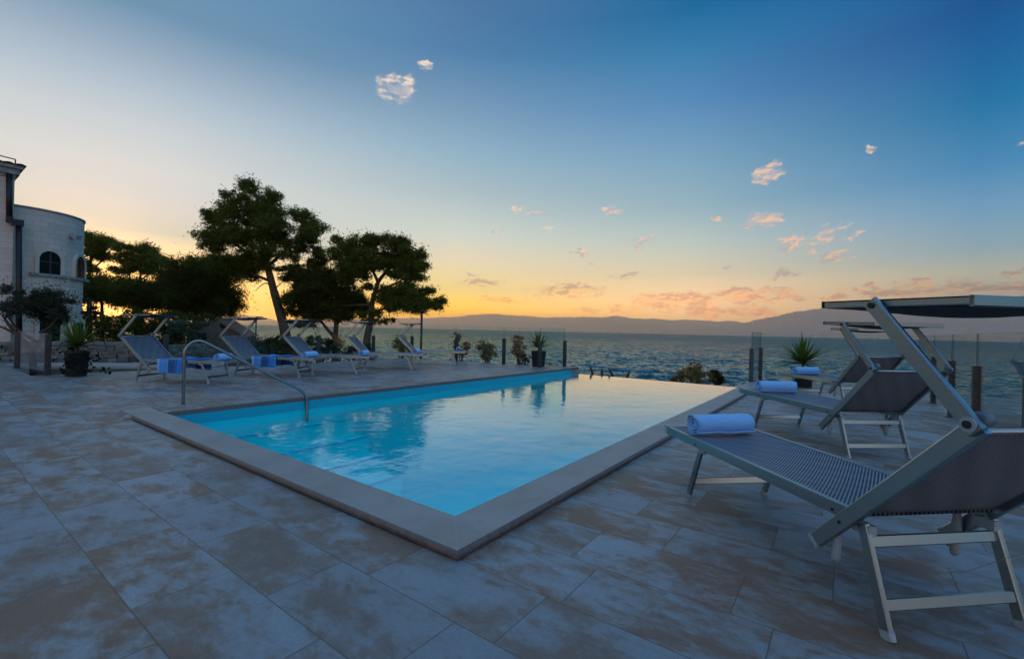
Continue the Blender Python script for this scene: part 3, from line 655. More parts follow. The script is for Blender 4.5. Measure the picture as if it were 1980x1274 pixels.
# rolled towels
def make_roll(R0, ln, seed):
    g = np.random.default_rng(seed); m = MB(); turns = 3.4; th = R0*.2; n = 84; K = 16
    ph = g.uniform(0, 6.28, 6)
    def P(a, k):
        r = R0*(.20+.80*a/turns/6.2832); w = (k/K-.5)*ln*(1-.03*math.sin(a*1.3+ph[0]))+.008*math.sin(a*2.1+ph[1])
        r *= 1+.018*math.sin(k*.9+ph[2]+a*.5)+.015*math.sin(k*.37+ph[3])-(.02 if k in (0, K) else 0)
        x = math.cos(-a)*r*1.03; z = R0*.95+math.sin(-a)*r*.96
        return (x+.004*math.sin(k*.7+ph[4]), w, max(z, .004))
    A = [turns*6.2832*i/n for i in range(n+1)]
    vs = [P(a, k) for a in A for k in range(K+1)]
    vi = [(lambda p: (p[0]*(1-th*.34/max(.02, math.hypot(p[0], p[2]-R0*.95))), p[1], R0*.95+(p[2]-R0*.95)*(1-th*.34/max(.02, math.hypot(p[0], p[2]-R0*.95)))))(P(a, k)) for a in A for k in range(K+1)]
    F = [(i*(K+1)+j, i*(K+1)+j+1, (i+1)*(K+1)+j+1, (i+1)*(K+1)+j) for i in range(n) for j in range(K)]
    m.add(vs, F, True); m.add(vi, [f[::-1] for f in F], True)
    o = len(vs)
    rim = []
    for i in range(n):
        for k in (0, K):
            a_, b_ = i*(K+1)+k, (i+1)*(K+1)+k; f = (a_, b_, b_+o, a_+o); rim.append(f if k == 0 else f[::-1])
    base = len(m.v)-2*o; m.f += [tuple(q+base for q in f) for f in rim]; m.sm += [True]*len(rim); m.mi += [0]*len(rim)
    e = n*(K+1)
    m.f += [(base+e+j, base+e+j+1, base+e+j+1+o, base+e+j+o) for j in range(K)]; m.sm += [False]*K; m.mi += [0]*K
    return m
ROLLS = [(0, 1.66, .03, 4, 'large rolled white towel, painted sky-lit blue, at the foot of the nearest lounger'), (1, 1.60, .02, -3, 'rolled white towel, painted sky-lit blue, on the second lounger right of the pool'),
         (2, 1.56, .0, 3, 'small rolled white towel, painted sky-lit blue, on the far right lounger under the yucca'), (3, 1.66, .02, 8, 'rolled white towel, painted sky-lit blue, seen just behind the pool handrail'),
         (4, 1.68, .0, -5, 'rolled white towel, painted sky-lit blue, at the foot of the lounger in front of the hut'), (5, 1.68, .0, 3, 'rolled white towel, painted sky-lit blue, on the middle lounger of the left row'),
         (6, 1.68, .0, -4, 'rolled white towel, painted sky-lit blue, on the lounger in front of the forked pine'), (7, 1.68, 0., 4, 'rolled white towel, painted sky-lit blue, farthest along the left row, against the sea')]
for k, (i, s, w, da, lab) in enumerate(ROLLS):
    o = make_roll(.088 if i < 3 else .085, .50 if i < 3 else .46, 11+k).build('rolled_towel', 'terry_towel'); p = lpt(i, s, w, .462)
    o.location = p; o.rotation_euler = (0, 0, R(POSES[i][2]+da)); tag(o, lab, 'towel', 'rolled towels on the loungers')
# striped beach towels over two loungers
def make_drape(i, s0, s1, dn, df, seed):
    g = np.random.default_rng(seed); ph = g.uniform(0, 6.28, 5); hw = .372; pts = [(-hw-.012, .462-dn)]+[(-hw-.012, .462-dn*(1-k/5)) for k in range(1, 5)]+[(-hw-.008, .482)]+[(-hw+2*hw*k/10, .485 if k in (0, 10) else .476-.01*math.sin(math.pi*k/10)) for k in range(11)]+[(hw+.008, .482)]+[(hw+.012, .462-df*k/5) for k in range(1, 6)]
    n = len(pts)-1; m = MB()
    def fn(u, v):
        w, z = pts[round(v*n)]; dr = max(0, .46-z)
        return (s0+(s1-s0)*u+.02*math.sin(v*3+ph[0])+.03*dr*math.sin(6*u+ph[1]), w+(.03*dr/.25*math.sin(u*13+ph[2]))*(1 if w > 0 else -1)+math.copysign(.012*dr, w), z+.006*math.sin(u*9+w*7+ph[3])+(.012*math.sin(u*5+ph[4]) if dr > .1 else 0))
    m.grid(fn, 24, n, True, 0, lambda u, v: (u, v))
    m.grid(lambda u, v: (lambda p: (p[0], p[1]*.992, p[2]-.004))(fn(u, v)), 24, n, True, 0, lambda u, v: (u, v))
    for e in (0., 1.):                                         # fringe threads
        for k in range(46):
            u = (k+.5)/46; p = fn(u, e); m.tube([p, (p[0]+g.normal(0, .006), p[1]+g.normal(0, .004), p[2]-.035)], .0028, 4, False, False)
            for q in range(len(m.v)-8, len(m.v)): m.uv[q] = (.02, 0)
    o = m.build('beach_towel', 'striped_cloth'); o.location = (POSES[i][0], POSES[i][1], 0); o.rotation_euler = (0, 0, R(POSES[i][2])); return o
tag(make_drape(3, .50, 1.12, .25, .22, 3), 'blue striped beach towel with fringe over the lounger nearest the house', 'beach towel', 'striped beach towels')
tag(make_drape(4, .46, 1.06, .24, .24, 9), 'blue striped beach towel hanging behind the sloping handrail', 'beach towel', 'striped beach towels')

# ------------------------------------------------------------------ handrail
def make_rail():
    b = gnd(354, 783, deck_h(-6.03, .45)); e = gnd(594, 791, WL); t = thing('pool_handrail', 'bent stainless steel handrail leading down into the pool', 'handrail', b)
    h = Vector((e.x-b.x, e.y-b.y, 0)); L = h.length; h.normalize(); top = .93
    prof = [(0, 0), (0, top-.22)]
    for k in range(1, 9):
        a = math.radians(180-k*15.5); prof.append((.17+.17*math.cos(a), top-.20+.20*math.sin(a)))
    lx, lz = L-.16, .16
    sx, sz = prof[-1]
    for k in range(1, 6): prof.append((sx+(lx-sx)*k/6, sz+(lz-sz)*k/6))
    prof += [(lx, lz), (lx+.07, lz-.05), (lx+.125, lz-.12), (lx+.152, lz-.20), (L, lz-.30), (L, -.9)]
    # smooth the polyline
    pts = [Vector((h.x*a, h.y*a, z)) for a, z in prof]
    for _ in range(2):
        q = [pts[0]]
        for a, c in zip(pts, pts[1:]): q += [a.lerp(c, .25), a.lerp(c, .75)]
        pts = q+[pts[-1]]
    MB().tube(pts, .0215, 14).build('rail_tube', 'steel', t)
    MB().lathe([(.022, .018), (.03, .016), (.042, .004), (.042, 0)], 20).build('base_flange', 'steel', t)
make_rail()

# ------------------------------------------------------------------ balustrades
def balustrade(name, label, posts, panels, gh=1.33):
    """posts: (x, y, height); panels: ((x0, y0), (x1, y1), z0, z1)"""
    t = thing(name, label, 'glass fence', (posts[0][0], posts[0][1], 0), 0, 'glass balustrades at the edges of the terrace'); ox, oy = posts[0][:2]
    for (x, y, h) in posts:
        m = MB().tube([(x-ox, y-oy, 0), (x-ox, y-oy, h)], .034, 4, False); m.v = [(a, b_, c) for a, b_, c in m.v]
        m = MB(); m.box((x-ox, y-oy, h/2), (.085, .105, h)); p = m.build('post', 'post_metal', t)
        MB().box((x-ox, y-oy, .004), (.15, .16, .008)).build('base_plate', 'post_metal', p); MB().box((x-ox, y-oy, h+.003), (.091, .111, .006)).build('post_cap', 'steel', p)
    for (a, b, z0, z1) in panels:
        d = Vector((b[0]-a[0], b[1]-a[1], 0)); L = d.length; d.normalize(); n = Vector((-d.y, d.x, 0))*.006; A = Vector((a[0]-ox, a[1]-oy, 0)); B = A+d*L
        vs = [A-n, B-n, B+n, A+n]; vs = [p+Vector((0, 0, z0)) for p in vs]+[p+Vector((0, 0, z1)) for p in vs]
        m = MB(); m.add(vs, [(0, 1, 5, 4), (2, 3, 7, 6)]); m.add(vs, [(1, 2, 6, 5), (3, 0, 4, 7), (4, 5, 6, 7), (3, 2, 1, 0)], mi=1); m.build('glass_panel', ['clear_glass', 'glass_edge'], t)
def fit(a, b, k0=.012, k1=.012):
    d = Vector((b[0]-a[0], b[1]-a[1])); L = d.length; d.normalize(); return (a[0]+d.x*k0, a[1]+d.y*k0), (b[0]-d.x*k1, b[1]-d.y*k1)
PL = [(-14.85, -.30), (-12.40, -.10)]
balustrade('glass_balustrade', 'short glass fence left of the potted plant, two steel posts', [(*PL[0], .91), (*PL[1], .91)], [(*fit(*PL), .06, .93)])
LE = [(-12.38, 2.08), (-12.38, 4.25), (-12.38, 6.36), (-12.38, 8.58), (-12.30, 10.40)]
balustrade('glass_balustrade', 'frameless glass fence behind the left row of loungers', [(x, y, .91) for x, y in LE], [(*fit(a, b), .06, 1.33) for a, b in zip(LE, LE[1:])])
FE = [(-12.30, 10.40), (-10.15, 10.75), (-8.07, 11.06), (-5.72, 11.40)]
balustrade('glass_balustrade', 'frameless glass fence along the sea edge beside the corner yucca', [(x, y, .93) for x, y in FE[1:]]+[(-5.954, 10.196, .89)], [(*fit(a, b), .06, 1.34) for a, b in zip(FE, FE[1:])]+[(*fit(FE[3], (-5.954, 10.196)), .06, 1.34)])
RE = [(.08, 12.21), (3.38, 12.21), (3.38, 9.9), (3.37, 7.94), (3.37, 6.21), (3.35, 3.98), (3.35, 1.8)]
balustrade('glass_balustrade', 'frameless glass fence behind the loungers on the right', [(.041, 10.93, .91)]+[(x, y, .91) for x, y in RE], [(*fit((.041, 10.93), RE[0]), .06, 1.33)]+[(*fit(a, b), .06, 1.33) for a, b in zip(RE, RE[1:])])

# ------------------------------------------------------------------ plants
def leaf_cloud(blobs, n, size, width, g, sub=12, subr=.34, droop=0.):
    """leaf-sized faces gathered in tufts inside ellipsoids (cx, cy, cz, rx, ry, rz)"""
    B = np.array(blobs); w = (B[:, 3]*B[:, 4]*B[:, 5])**.62; w /= w.sum(); cnt = np.maximum(1, (w*n).astype(int)); C = []
    for b, c in zip(B, cnt):
        ns = max(4, int(sub*(b[3]*b[5])**.5/.6)); dirs = g.normal(size=(ns, 3)); dirs /= np.linalg.norm(dirs, axis=1)[:, None]
        rad = g.uniform(.25, 1., (ns, 1))**.5; cen = b[:3]+dirs*rad*b[3:6]
        k = g.integers(0, ns, c); C.append(cen[k]+g.normal(size=(c, 3))*subr*np.array([1, 1, .75])*g.uniform(.5, 1.1, (ns, 1))[k]*np.minimum(1, b[3:6].mean()*1.6))
    C = np.vstack(C); n = len(C); far = g.random(n) < .12; C[far] += g.normal(size=(far.sum(), 3))*subr*.9
    d = g.normal(size=(n, 3)); d[:, 2] = d[:, 2]*.8+.25-droop; d /= np.linalg.norm(d, axis=1)[:, None]; e = np.cross(d, g.normal(size=(n, 3))); e /= np.linalg.norm(e, axis=1)[:, None]
    L = size*g.uniform(.6, 1.3, (n, 1)); Wd = width*g.uniform(.7, 1.3, (n, 1))
    V = np.stack([C-d*L*.5, C+e*Wd*.5, C+d*L*.5, C-e*Wd*.5], 1).reshape(-1, 3)
    return V, np.arange(len(V)).reshape(-1, 4)
def chart(blobs, ox, oy, s, depth, org, g, dz=.55, jitter=.9):
    """crown lobes read off as (x, y, half width, half height) -> lobes in metres with real depth, relative to org"""
    mpp = depth/FPX; res = []
    for (x, y, a, b) in blobs:
        u, v = ox+x/s, oy+y/s; rx, rz = a/s*mpp, b/s*mpp
        for k in range(2):
            off = (g.uniform(-1, 1))*jitter; p = at(u, v, depth)+fw*off*(1 if k == 0 else 1.6); res.append((p.x-org[0], p.y-org[1], p.z-org[2], max(rx, .2)*.9, max(rx, .2)*.95, max(rz, .15)))
    return res
def limbs(name, paths, parent, org, mat='bark'):
    m = MB()
    for pts, r_a, r_b in paths:
        pts = [Vector(p)-Vector(org) for p in pts]; q = [pts[0]]
        for a, b in zip(pts, pts[1:]):
            for k in (1, 2, 3): q.append(a.lerp(b, k/3))
        for _ in range(2): q = [q[0]]+[(q[i-1]+q[i]*2+q[i+1])/4 for i in range(1, len(q)-1)]+[q[-1]]
        n = len(q); m.tube(q, [r_a+(r_b-r_a)*i/(n-1)+.012*r_a*math.sin(i*2.3) for i in range(n)], 9, True)
    return m.build(name, mat, parent)
def tree(name, label, depth, base_uv, blobs, paths, n, mat, ox, oy, s, leaf=(.26, .05), seed=1, group='pines between the house and the sea', jit=.9, subr=.225, sub=15, bz=None):
    g = np.random.default_rng(seed); b = at(*base_uv, depth); b.z = ground_z(b.x, b.y)-.05 if bz is None else bz
    t = thing(name, label, 'tree', b, 0, group)
    P = lambda x, y, o=0.: at(ox+x/s, oy+y/s, depth)+fw*o
    ps = []
    for pts, ra, rb in paths:
        q = [P(*p) for p in pts]
        if pts[0] == 'b': pass
        ps.append((q, ra, rb))
    ps[0][0].insert(0, Vector(b)) if True else None
    limbs('trunk', ps, t, b)
    V, F = leaf_cloud(chart(blobs, ox, oy, s, depth, b, g, jitter=jit), n, leaf[0], leaf[1], g, sub=sub, subr=subr)
    npmesh('crown', V, F, mat, t)
    return t
# charts below are in the enlarged plan of the pines (scale 3.443 from 340, 330)
CH = (340, 330, 3.443)
BIG = [(465, 100, 45, 34), (545, 150, 62, 50), (640, 190, 62, 52), (395, 170, 46, 36), (330, 245, 50, 40), (215, 290, 60, 42), (450, 235, 105, 55), (610, 270, 95, 55), (240, 350, 95, 50), (400, 330, 110, 62), (560, 350, 110, 62), (690, 370, 85, 50), (830, 305, 75, 38), (890, 350, 60, 55), (925, 425, 42, 34),
       (850, 430, 85, 55), (770, 500, 78, 42), (180, 430, 55, 34), (300, 440, 110, 50), (470, 450, 120, 60), (630, 460, 100, 55), (255, 515, 75, 34), (600, 550, 85, 45), (480, 570, 80, 34), (380, 600, 110, 42), (300, 640, 110, 44), (440, 650, 90, 36), (740, 570, 60, 30), (560, 640, 60, 24), (650, 640, 40, 24), (430, 700, 60, 30)]
tree('pine_tree', 'tallest pine with a leaning bare trunk and broad dark crown', 30, (543+13, 655), BIG,
     [([(740, 1110), (700, 960), (660, 830), (625, 690), (590, 560), (560, 420), (545, 280), (540, 160)], .36, .07), ([(625, 690), (560, 600), (440, 520), (330, 450), (240, 400)], .13, .04), ([(610, 640), (700, 560), (800, 470), (880, 380)], .12, .04), ([(640, 740), (540, 700), (430, 660), (320, 640)], .11, .03), ([(575, 480), (470, 380), (390, 270)], .10, .03), ([(560, 420), (660, 330), (720, 270)], .09, .03), ([(650, 780), (600, 740), (560, 770), (530, 800)], .05, .015), ([(640, 800), (690, 760), (730, 720)], .05, .015)],
     66000, 'pine_leaf', *CH, seed=4)
tw = [(570, 730, 26, 14), (545, 800, 30, 16), (590, 830, 30, 22), (500, 855, 24, 10), (690, 770, 34, 24), (660, 800, 30, 20), (600, 870, 22, 18), (540, 880, 12, 14), (720, 740, 22, 18), (560, 690, 30, 14)]
LOW = [(945, 545, 46, 34), (975, 600, 44, 36), (900, 620, 50, 40), (800, 665, 50, 40), (780, 720, 40, 30), (890, 710, 120, 50), (1040, 715, 95, 48), (840, 790, 105, 48), (990, 800, 130, 58), (1140, 820, 105, 55), (900, 880, 135, 50), (1040, 915, 160, 56), (1190, 890, 92, 48), (800, 940, 70, 26), (940, 975, 85, 26), (1110, 970, 90, 30), (1000, 680, 60, 34), (1240, 900, 40, 40), (810, 860, 50, 34), (860, 1030, 50, 14), (770, 1010, 30, 14)]
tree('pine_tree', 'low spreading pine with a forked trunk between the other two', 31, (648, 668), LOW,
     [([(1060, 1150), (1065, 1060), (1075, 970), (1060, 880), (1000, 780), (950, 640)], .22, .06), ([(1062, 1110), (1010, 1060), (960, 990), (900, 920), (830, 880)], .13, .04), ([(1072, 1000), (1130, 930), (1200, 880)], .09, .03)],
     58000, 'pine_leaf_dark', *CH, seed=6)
RIGHT = [(1095, 455, 46, 28), (1125, 510, 66, 40), (1225, 480, 80, 38), (1335, 462, 76, 34), (1440, 490, 84, 40), (1525, 480, 52, 30), (1080, 570, 52, 40), (1175, 580, 100, 50), (1310, 570, 115, 50), (1460, 570, 105, 50), (1570, 550, 60, 38), (1640, 560, 42, 30), (1645, 640, 52, 40), (1555, 640, 85, 42), (1595, 700, 72, 34), (1175, 655, 90, 42), (1150, 715, 72, 32), (1240, 705, 60, 28), (1480, 640, 60, 30), (1540, 720, 40, 20),
         (1660, 795, 52, 18), (1560, 805, 90, 22), (1450, 820, 86, 30), (1400, 855, 85, 34), (1540, 880, 110, 26), (1650, 885, 84, 22), (1740, 875, 58, 18), (1780, 860, 24, 12), (1600, 918, 100, 16), (1440, 900, 80, 26), (1350, 950, 34, 28), (1250, 960, 36, 24), (1330, 1005, 46, 12), (1420, 1000, 30, 12), (1720, 905, 50, 10), (1260, 770, 40, 18), (1390, 630, 70, 34), (1290, 640, 70, 34), (1480, 700, 60, 26), (1530, 765, 60, 20), (1390, 800, 50, 24), (1580, 840, 80, 18), (1460, 860, 60, 22), (1220, 660, 60, 30)]
tree('pine_tree', 'right hand pine with open branches and a long low bough over the sea', 30, (718, 664), RIGHT,
     [([(1265, 1150), (1285, 1060), (1305, 960), (1300, 900), (1325, 810), (1345, 740), (1385, 690), (1440, 640), (1480, 560)], .27, .06), ([(1345, 740), (1310, 660), (1240, 600), (1150, 560)], .11, .03), ([(1300, 900), (1250, 890), (1150, 900), (1080, 905)], .08, .03), ([(1325, 810), (1400, 780), (1480, 740), (1580, 700)], .10, .03), ([(1305, 950), (1400, 910), (1520, 900), (1680, 890), (1770, 870)], .09, .02), ([(1385, 690), (1470, 660), (1560, 640)], .08, .03), ([(1330, 790), (1270, 770), (1210, 720)], .06, .02), ([(1300, 930), (1260, 970), (1240, 1000)], .04, .015)],
     62000, 'pine_leaf', *CH, seed=8)
def sparse_twigs():
    pass
LEFTB = [(80, 655, 70, 40), (190, 630, 70, 40), (50, 740, 95, 65), (180, 720, 115, 58), (290, 690, 85, 42), (260, 770, 90, 50), (320, 820, 76, 50), (250, 870, 110, 70), (100, 860, 140, 80), (345, 895, 48, 50), (240, 950, 80, 34), (60, 940, 120, 60), (10, 830, 60, 60), (130, 780, 90, 60), (330, 950, 30, 24)]
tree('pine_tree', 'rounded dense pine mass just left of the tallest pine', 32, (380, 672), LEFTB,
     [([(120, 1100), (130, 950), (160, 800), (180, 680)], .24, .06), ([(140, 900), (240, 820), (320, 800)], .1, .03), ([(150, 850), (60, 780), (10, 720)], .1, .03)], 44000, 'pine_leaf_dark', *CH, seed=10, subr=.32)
# the pines farther left, chart scale 2.655 from 0, 280
CL = (0, 280, 2.655)
TA = [(452, 480, 32, 32), (490, 478, 26, 18), (540, 505, 58, 32), (588, 518, 32, 24), (468, 560, 44, 32), (520, 560, 40, 20), (455, 615, 34, 20), (475, 640, 40, 16), (420, 520, 50, 50), (400, 600, 60, 50)]
tree('pine_tree', 'pine standing half hidden behind the round tower', 37, (176, 668), TA, [([(455, 900), (460, 760), (455, 660), (470, 560), (520, 500)], .22, .06), ([(455, 660), (520, 600), (580, 530)], .08, .03)], 18000, 'pine_leaf', *CL, seed=12)
TB = [(650, 535, 42, 26), (718, 535, 50, 32), (640, 585, 60, 32), (738, 585, 80, 38), (818, 598, 50, 28), (862, 608, 26, 20), (700, 632, 74, 22), (618, 650, 38, 16), (775, 640, 44, 16), (600, 640, 20, 14)]
tree('umbrella_pine', 'flat topped pine on two pale slender trunks against the glow', 36, (268, 672), TB, [([(722, 900), (722, 800), (712, 720), (722, 660), (750, 600)], .17, .05), ([(722, 860), (690, 800), (668, 740), (668, 680), (650, 590)], .15, .04), ([(712, 700), (790, 650), (850, 610)], .07, .02), ([(668, 690), (620, 650)], .05, .02)], 20000, 'pine_leaf', *CL, seed=14)
TC = [(480, 715, 60, 40), (550, 720, 70, 46), (520, 770, 90, 34), (450, 760, 50, 40), (600, 760, 60, 36)]
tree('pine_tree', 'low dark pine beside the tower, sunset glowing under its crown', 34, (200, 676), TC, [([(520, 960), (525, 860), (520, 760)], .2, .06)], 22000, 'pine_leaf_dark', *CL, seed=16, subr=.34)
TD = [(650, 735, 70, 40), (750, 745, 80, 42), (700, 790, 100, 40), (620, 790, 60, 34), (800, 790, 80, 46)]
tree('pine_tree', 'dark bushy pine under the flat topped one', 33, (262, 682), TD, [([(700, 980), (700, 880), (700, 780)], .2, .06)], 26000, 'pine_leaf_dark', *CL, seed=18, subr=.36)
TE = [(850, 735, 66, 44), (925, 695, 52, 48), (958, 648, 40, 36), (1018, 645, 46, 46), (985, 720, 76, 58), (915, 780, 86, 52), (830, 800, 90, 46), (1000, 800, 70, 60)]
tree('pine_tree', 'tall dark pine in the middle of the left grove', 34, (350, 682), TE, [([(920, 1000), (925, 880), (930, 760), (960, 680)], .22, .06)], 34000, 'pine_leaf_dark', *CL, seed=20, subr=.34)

def bush(label, u, v, depth, blobs, n, mat, leaf=(.10, .05), seed=1, name='bush', cat='shrub', group='bushes beyond the terrace', base=None, subr=.14, stems=6, jit=.3):
    """blobs: (du, dv, half width, half height) in the photograph's pixels about the foot"""
    g = np.random.default_rng(seed); b = at(u, v, depth)
    if base is not None: b.z = base
    t = thing(name, label, cat, b, 0, group)
    mpp = depth/FPX; R_ = []
    for (du, dv, a, h) in blobs:
        p = at(u+du, v+dv, depth)-b+fw*g.uniform(-jit, jit); R_.append((p.x, p.y, p.z, a*mpp, a*mpp, h*mpp))
    V, F = leaf_cloud(R_, n, leaf[0], leaf[1], g, sub=46, subr=subr*.8); npmesh('foliage', V, F, mat, t)
    m = MB()
    for k in range(stems):
        q = R_[k % len(R_)]; e = Vector((q[0]+g.normal(0, .3*q[3]), q[1]+g.normal(0, .3*q[3]), q[2])); m.tube([(g.normal(0, .03), g.normal(0, .03), -.3), e*.5+Vector((g.normal(0, .04), g.normal(0, .04), .05)), e], [.022*depth/18, .015*depth/18, .006], 5)
    m.build('stem', 'twig', t); return t
# hedge bushes under the pines
HB = [(190, 672, 28, [(0, -16, 40, 22), (-18, -36, 26, 20), (22, -42, 28, 20), (0, -54, 24, 16)], 'dark bush at the foot of the pines nearest the round tower'),
      (245, 672, 27, [(0, -18, 40, 24), (20, -46, 28, 22), (-20, -44, 28, 20), (4, -62, 22, 14)], 'dark bush behind the first lounger of the left row'),
      (300, 674, 26, [(0, -20, 40, 26), (-16, -48, 28, 22), (18, -50, 28, 20), (30, -30, 20, 24)], 'dark bush under the flat topped pine, over the stone wall'),
      (348, 676, 26, [(0, -18, 30, 26), (-6, -48, 28, 24), (22, -52, 24, 18), (44, -58, 20, 14)], 'dark bush left of the stone hut doorway'),
      (520, 690, 22, [(0, -14, 30, 16), (14, -28, 16, 14), (-16, -24, 16, 12)], 'green bush right of the hut, left of the leaning trunk'),
      (560, 694, 21, [(0, -14, 30, 16), (-14, -26, 18, 12), (22, -22, 16, 14)], 'green bush round the foot of the leaning pine trunk'),
      (622, 696, 20, [(0, -16, 24, 18), (-10, -34, 14, 14), (14, -30, 12, 12)], 'spiky green bush between the third and fourth loungers'),
      (690, 696, 20, [(0, -12, 26, 14), (18, -22, 12, 10)], 'low bush at the foot of the forked pine')]
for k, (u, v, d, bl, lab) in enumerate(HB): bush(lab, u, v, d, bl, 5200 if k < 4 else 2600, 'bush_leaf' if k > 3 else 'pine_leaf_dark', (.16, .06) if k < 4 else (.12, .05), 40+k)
for k, (u, v, d, bl, lab) in enumerate([(655, 690, 21, [(0, -30, 12, 12), (6, -14, 12, 12)], 'russet shrub between two left row loungers'), (505, 672, 24, [(0, -12, 10, 8), (12, -8, 8, 6)], 'russet flowering shrub above the green bush by the hut')]):
    bush(lab, u, v, d, bl, 420, 'russet_leaf', (.10, .05), 70+k)
# young trees on the bank beyond the glass
SAP = [(778, 704, 20., [(-2, -40, 15, 16), (6, -26, 12, 12), (-10, -48, 8, 8)], 'sage_leaf', 'sage green young tree behind the farthest left row lounger'),
       (892, 705, 18.6, [(-8, -52, 7, 11), (8, -36, 8, 10), (2, -22, 7, 8), (-9, -36, 6, 8)], 'russet_leaf', 'russet young tree behind the farthest rolled towel'),
       (942, 706, 18., [(-10, -36, 11, 10), (4, -30, 13, 12), (-2, -20, 13, 9), (14, -22, 6, 5)], 'sage_leaf', 'olive brown young tree standing alone against the sea'),
       (1003, 706, 17.4, [(-2, -46, 13, 12), (6, -34, 10, 9), (0, -24, 14, 8), (8, -16, 8, 7), (-8, -30, 8, 7)], 'russet_leaf', 'pinkish russet young tree right of a fence post')]
for k, (u, v, d, bl, mt, lab) in enumerate(SAP):
    bush(lab, u, v, d, bl, 2400, mt, (.085, .028), 90+k, 'young_tree', 'young tree', 'young trees on the bank beyond the glass', subr=.19, stems=7, jit=.2)
bush('small dark leafy shrub left of the corner yucca pot', 1016, 711, 16.6, [(0, -10, 10, 9), (-4, -22, 6, 6), (6, -18, 6, 6)], 300, 'ivy_leaf', (.08, .05), 101, subr=.06)
bush('orange tinged bush beyond the infinity edge', 1338, 742, 19, [(-8, -16, 22, 16), (2, -32, 12, 14), (18, -14, 18, 14), (-24, -6, 14, 9), (6, -18, 16, 14)], 3600, 'sage_leaf', (.13, .03), 103, subr=.12)
bush('small green bush right of the orange tinged one', 1384, 744, 19, [(0, -14, 15, 13), (10, -8, 14, 9), (-4, -22, 8, 8)], 2200, 'bush_leaf', (.13, .03), 104, subr=.12)

def make_olive():
    D = 13.2; g = np.random.default_rng(31); b = at(66, 690, D); b.z = -.3; t = thing('olive_tree', 'olive tree with twisted branches in front of the house', 'tree', b)
    bl = [(190, 815, 44, 32), (250, 808, 44, 30), (325, 830, 54, 32), (395, 838, 46, 32), (448, 868, 34, 30), (130, 868, 52, 32), (200, 885, 70, 40), (300, 895, 72, 48), (375, 895, 56, 40), (425, 930, 36, 32), (80, 888, 32, 24), (300, 955, 52, 34), (200, 945, 62, 34), (22, 928, 24, 30), (250, 960, 50, 24)]
    V, F = leaf_cloud(chart(bl, 0, 300, 3.033, D, b, g, jitter=.5), 20000, .085, .026, g, sub=16, subr=.19); npmesh('crown', V, F, 'olive_leaf', t)
    P = lambda x, y, o=0: at(x/3.033, 300+y/3.033, D)+fw*o
    limbs('trunk', [([b+Vector((.0, .0, -.1)), P(185, 1140), P(140, 1090), P(95, 1050), P(40, 980), P(15, 935)], .085, .025), ([P(185, 1150), P(215, 1095, .1), P(235, 1030, .2), P(290, 960, .2), P(330, 880, .2)], .075, .018), ([P(215, 1095), P(150, 1030, -.2), P(120, 960, -.3), P(110, 890, -.3)], .045, .015), ([P(235, 1040), P(330, 1000, -.1), P(390, 920, -.2), P(430, 880, -.2)], .04, .012), ([P(95, 1050), P(20, 1010), P(-20, 1000)], .04, .02)], t, b, 'bark')
make_olive()

def yucca(label, base, pot_r, pot_h, n, L, seed, ivy=False, tilt=1., lean=0.):
    g = np.random.default_rng(seed); t = thing('potted_yucca', label, 'potted plant', base, 0, 'potted yuccas on the terrace')
    p = MB(); p.lathe([(0, .0), (pot_r*.78, 0), (pot_r*.80, .01), (pot_r*.97, pot_h-.04), (pot_r*1.03, pot_h-.035), (pot_r*1.04, pot_h), (pot_r*.93, pot_h), (pot_r*.92, pot_h-.05)], 28); p.build('pot', 'pot', t)
    MB().lathe([(0, pot_h-.045), (pot_r*.925, pot_h-.05)], 20).build('soil', 'soil', t)
    MB().tube([(0, 0, pot_h-.08), (.01, .0, pot_h+.07), (0, .01, pot_h+.14)], [.035, .03, .025], 8).build('stem', 'twig', t)
    m = MB(); cz = pot_h+.10
    for k in range(n):
        a = k*2.39996+g.normal(0, .15); el = math.radians(88-95*(k/n)**.8*tilt+g.normal(0, 6)); l = L*g.uniform(.72, 1.08); w = .017*g.uniform(.8, 1.2)*L/.45
        dv = Vector((math.cos(a)*math.cos(el), math.sin(a)*math.cos(el), math.sin(el))); sd = Vector((-math.sin(a), math.cos(a), 0)); upn = sd.cross(dv)*-1
        pr = []
        for j in range(7):
            f = j/6; c = dv*l*f+Vector((0, 0, -.16*l*f*f*math.cos(el))); ww = w*(1-.1*f)*(1-f**2.4)+.0008
            pr += [c+sd*ww, c+upn*-.18*ww, c-sd*ww]
        vs = [(q.x, q.y, q.z+cz+g.normal(0, .001)) for q in pr]
        m.add(vs, [(j*3+i, j*3+i+1, j*3+i+4, j*3+i+3) for j in range(6) for i in (0, 1)], True)
    m.build('leaves', 'yucca_leaf', t)
    if ivy:
        bl = [(0, 0, pot_h*.98, pot_r*1.05, pot_r*1.05, .08)]+[(math.cos(a)*pot_r*.95, math.sin(a)*pot_r*.95, z, .11, .11, .16) for a in np.linspace(0, 6.0, 9) for z in (pot_h*.75, pot_h*.35)]+[(.22, .28, pot_h*.7, .1, .1, .12), (.32, .42, .12, .10, .1, .1), (.2, .5, .05, .08, .08, .06)]
        V, F = leaf_cloud(bl, 1500, .055, .045, g, sub=10, subr=.06, droop=.5); npmesh('trailing_ivy', V, F, 'ivy_leaf', t)
    return t
yucca('ivy covered potted yucca at the left edge of the terrace', gnd(148, 727, 0), .215, .56, 90, .72, 51, True, .92)
yucca('potted yucca in a dark pot at the far corner of the pool', gnd(1041, 710, 0), .26, .56, 80, .66, 52, False, .85)
yucca('potted yucca behind the far right lounger', gnd(1551, 748, 0), .25, .48, 95, .80, 53, False, .98)

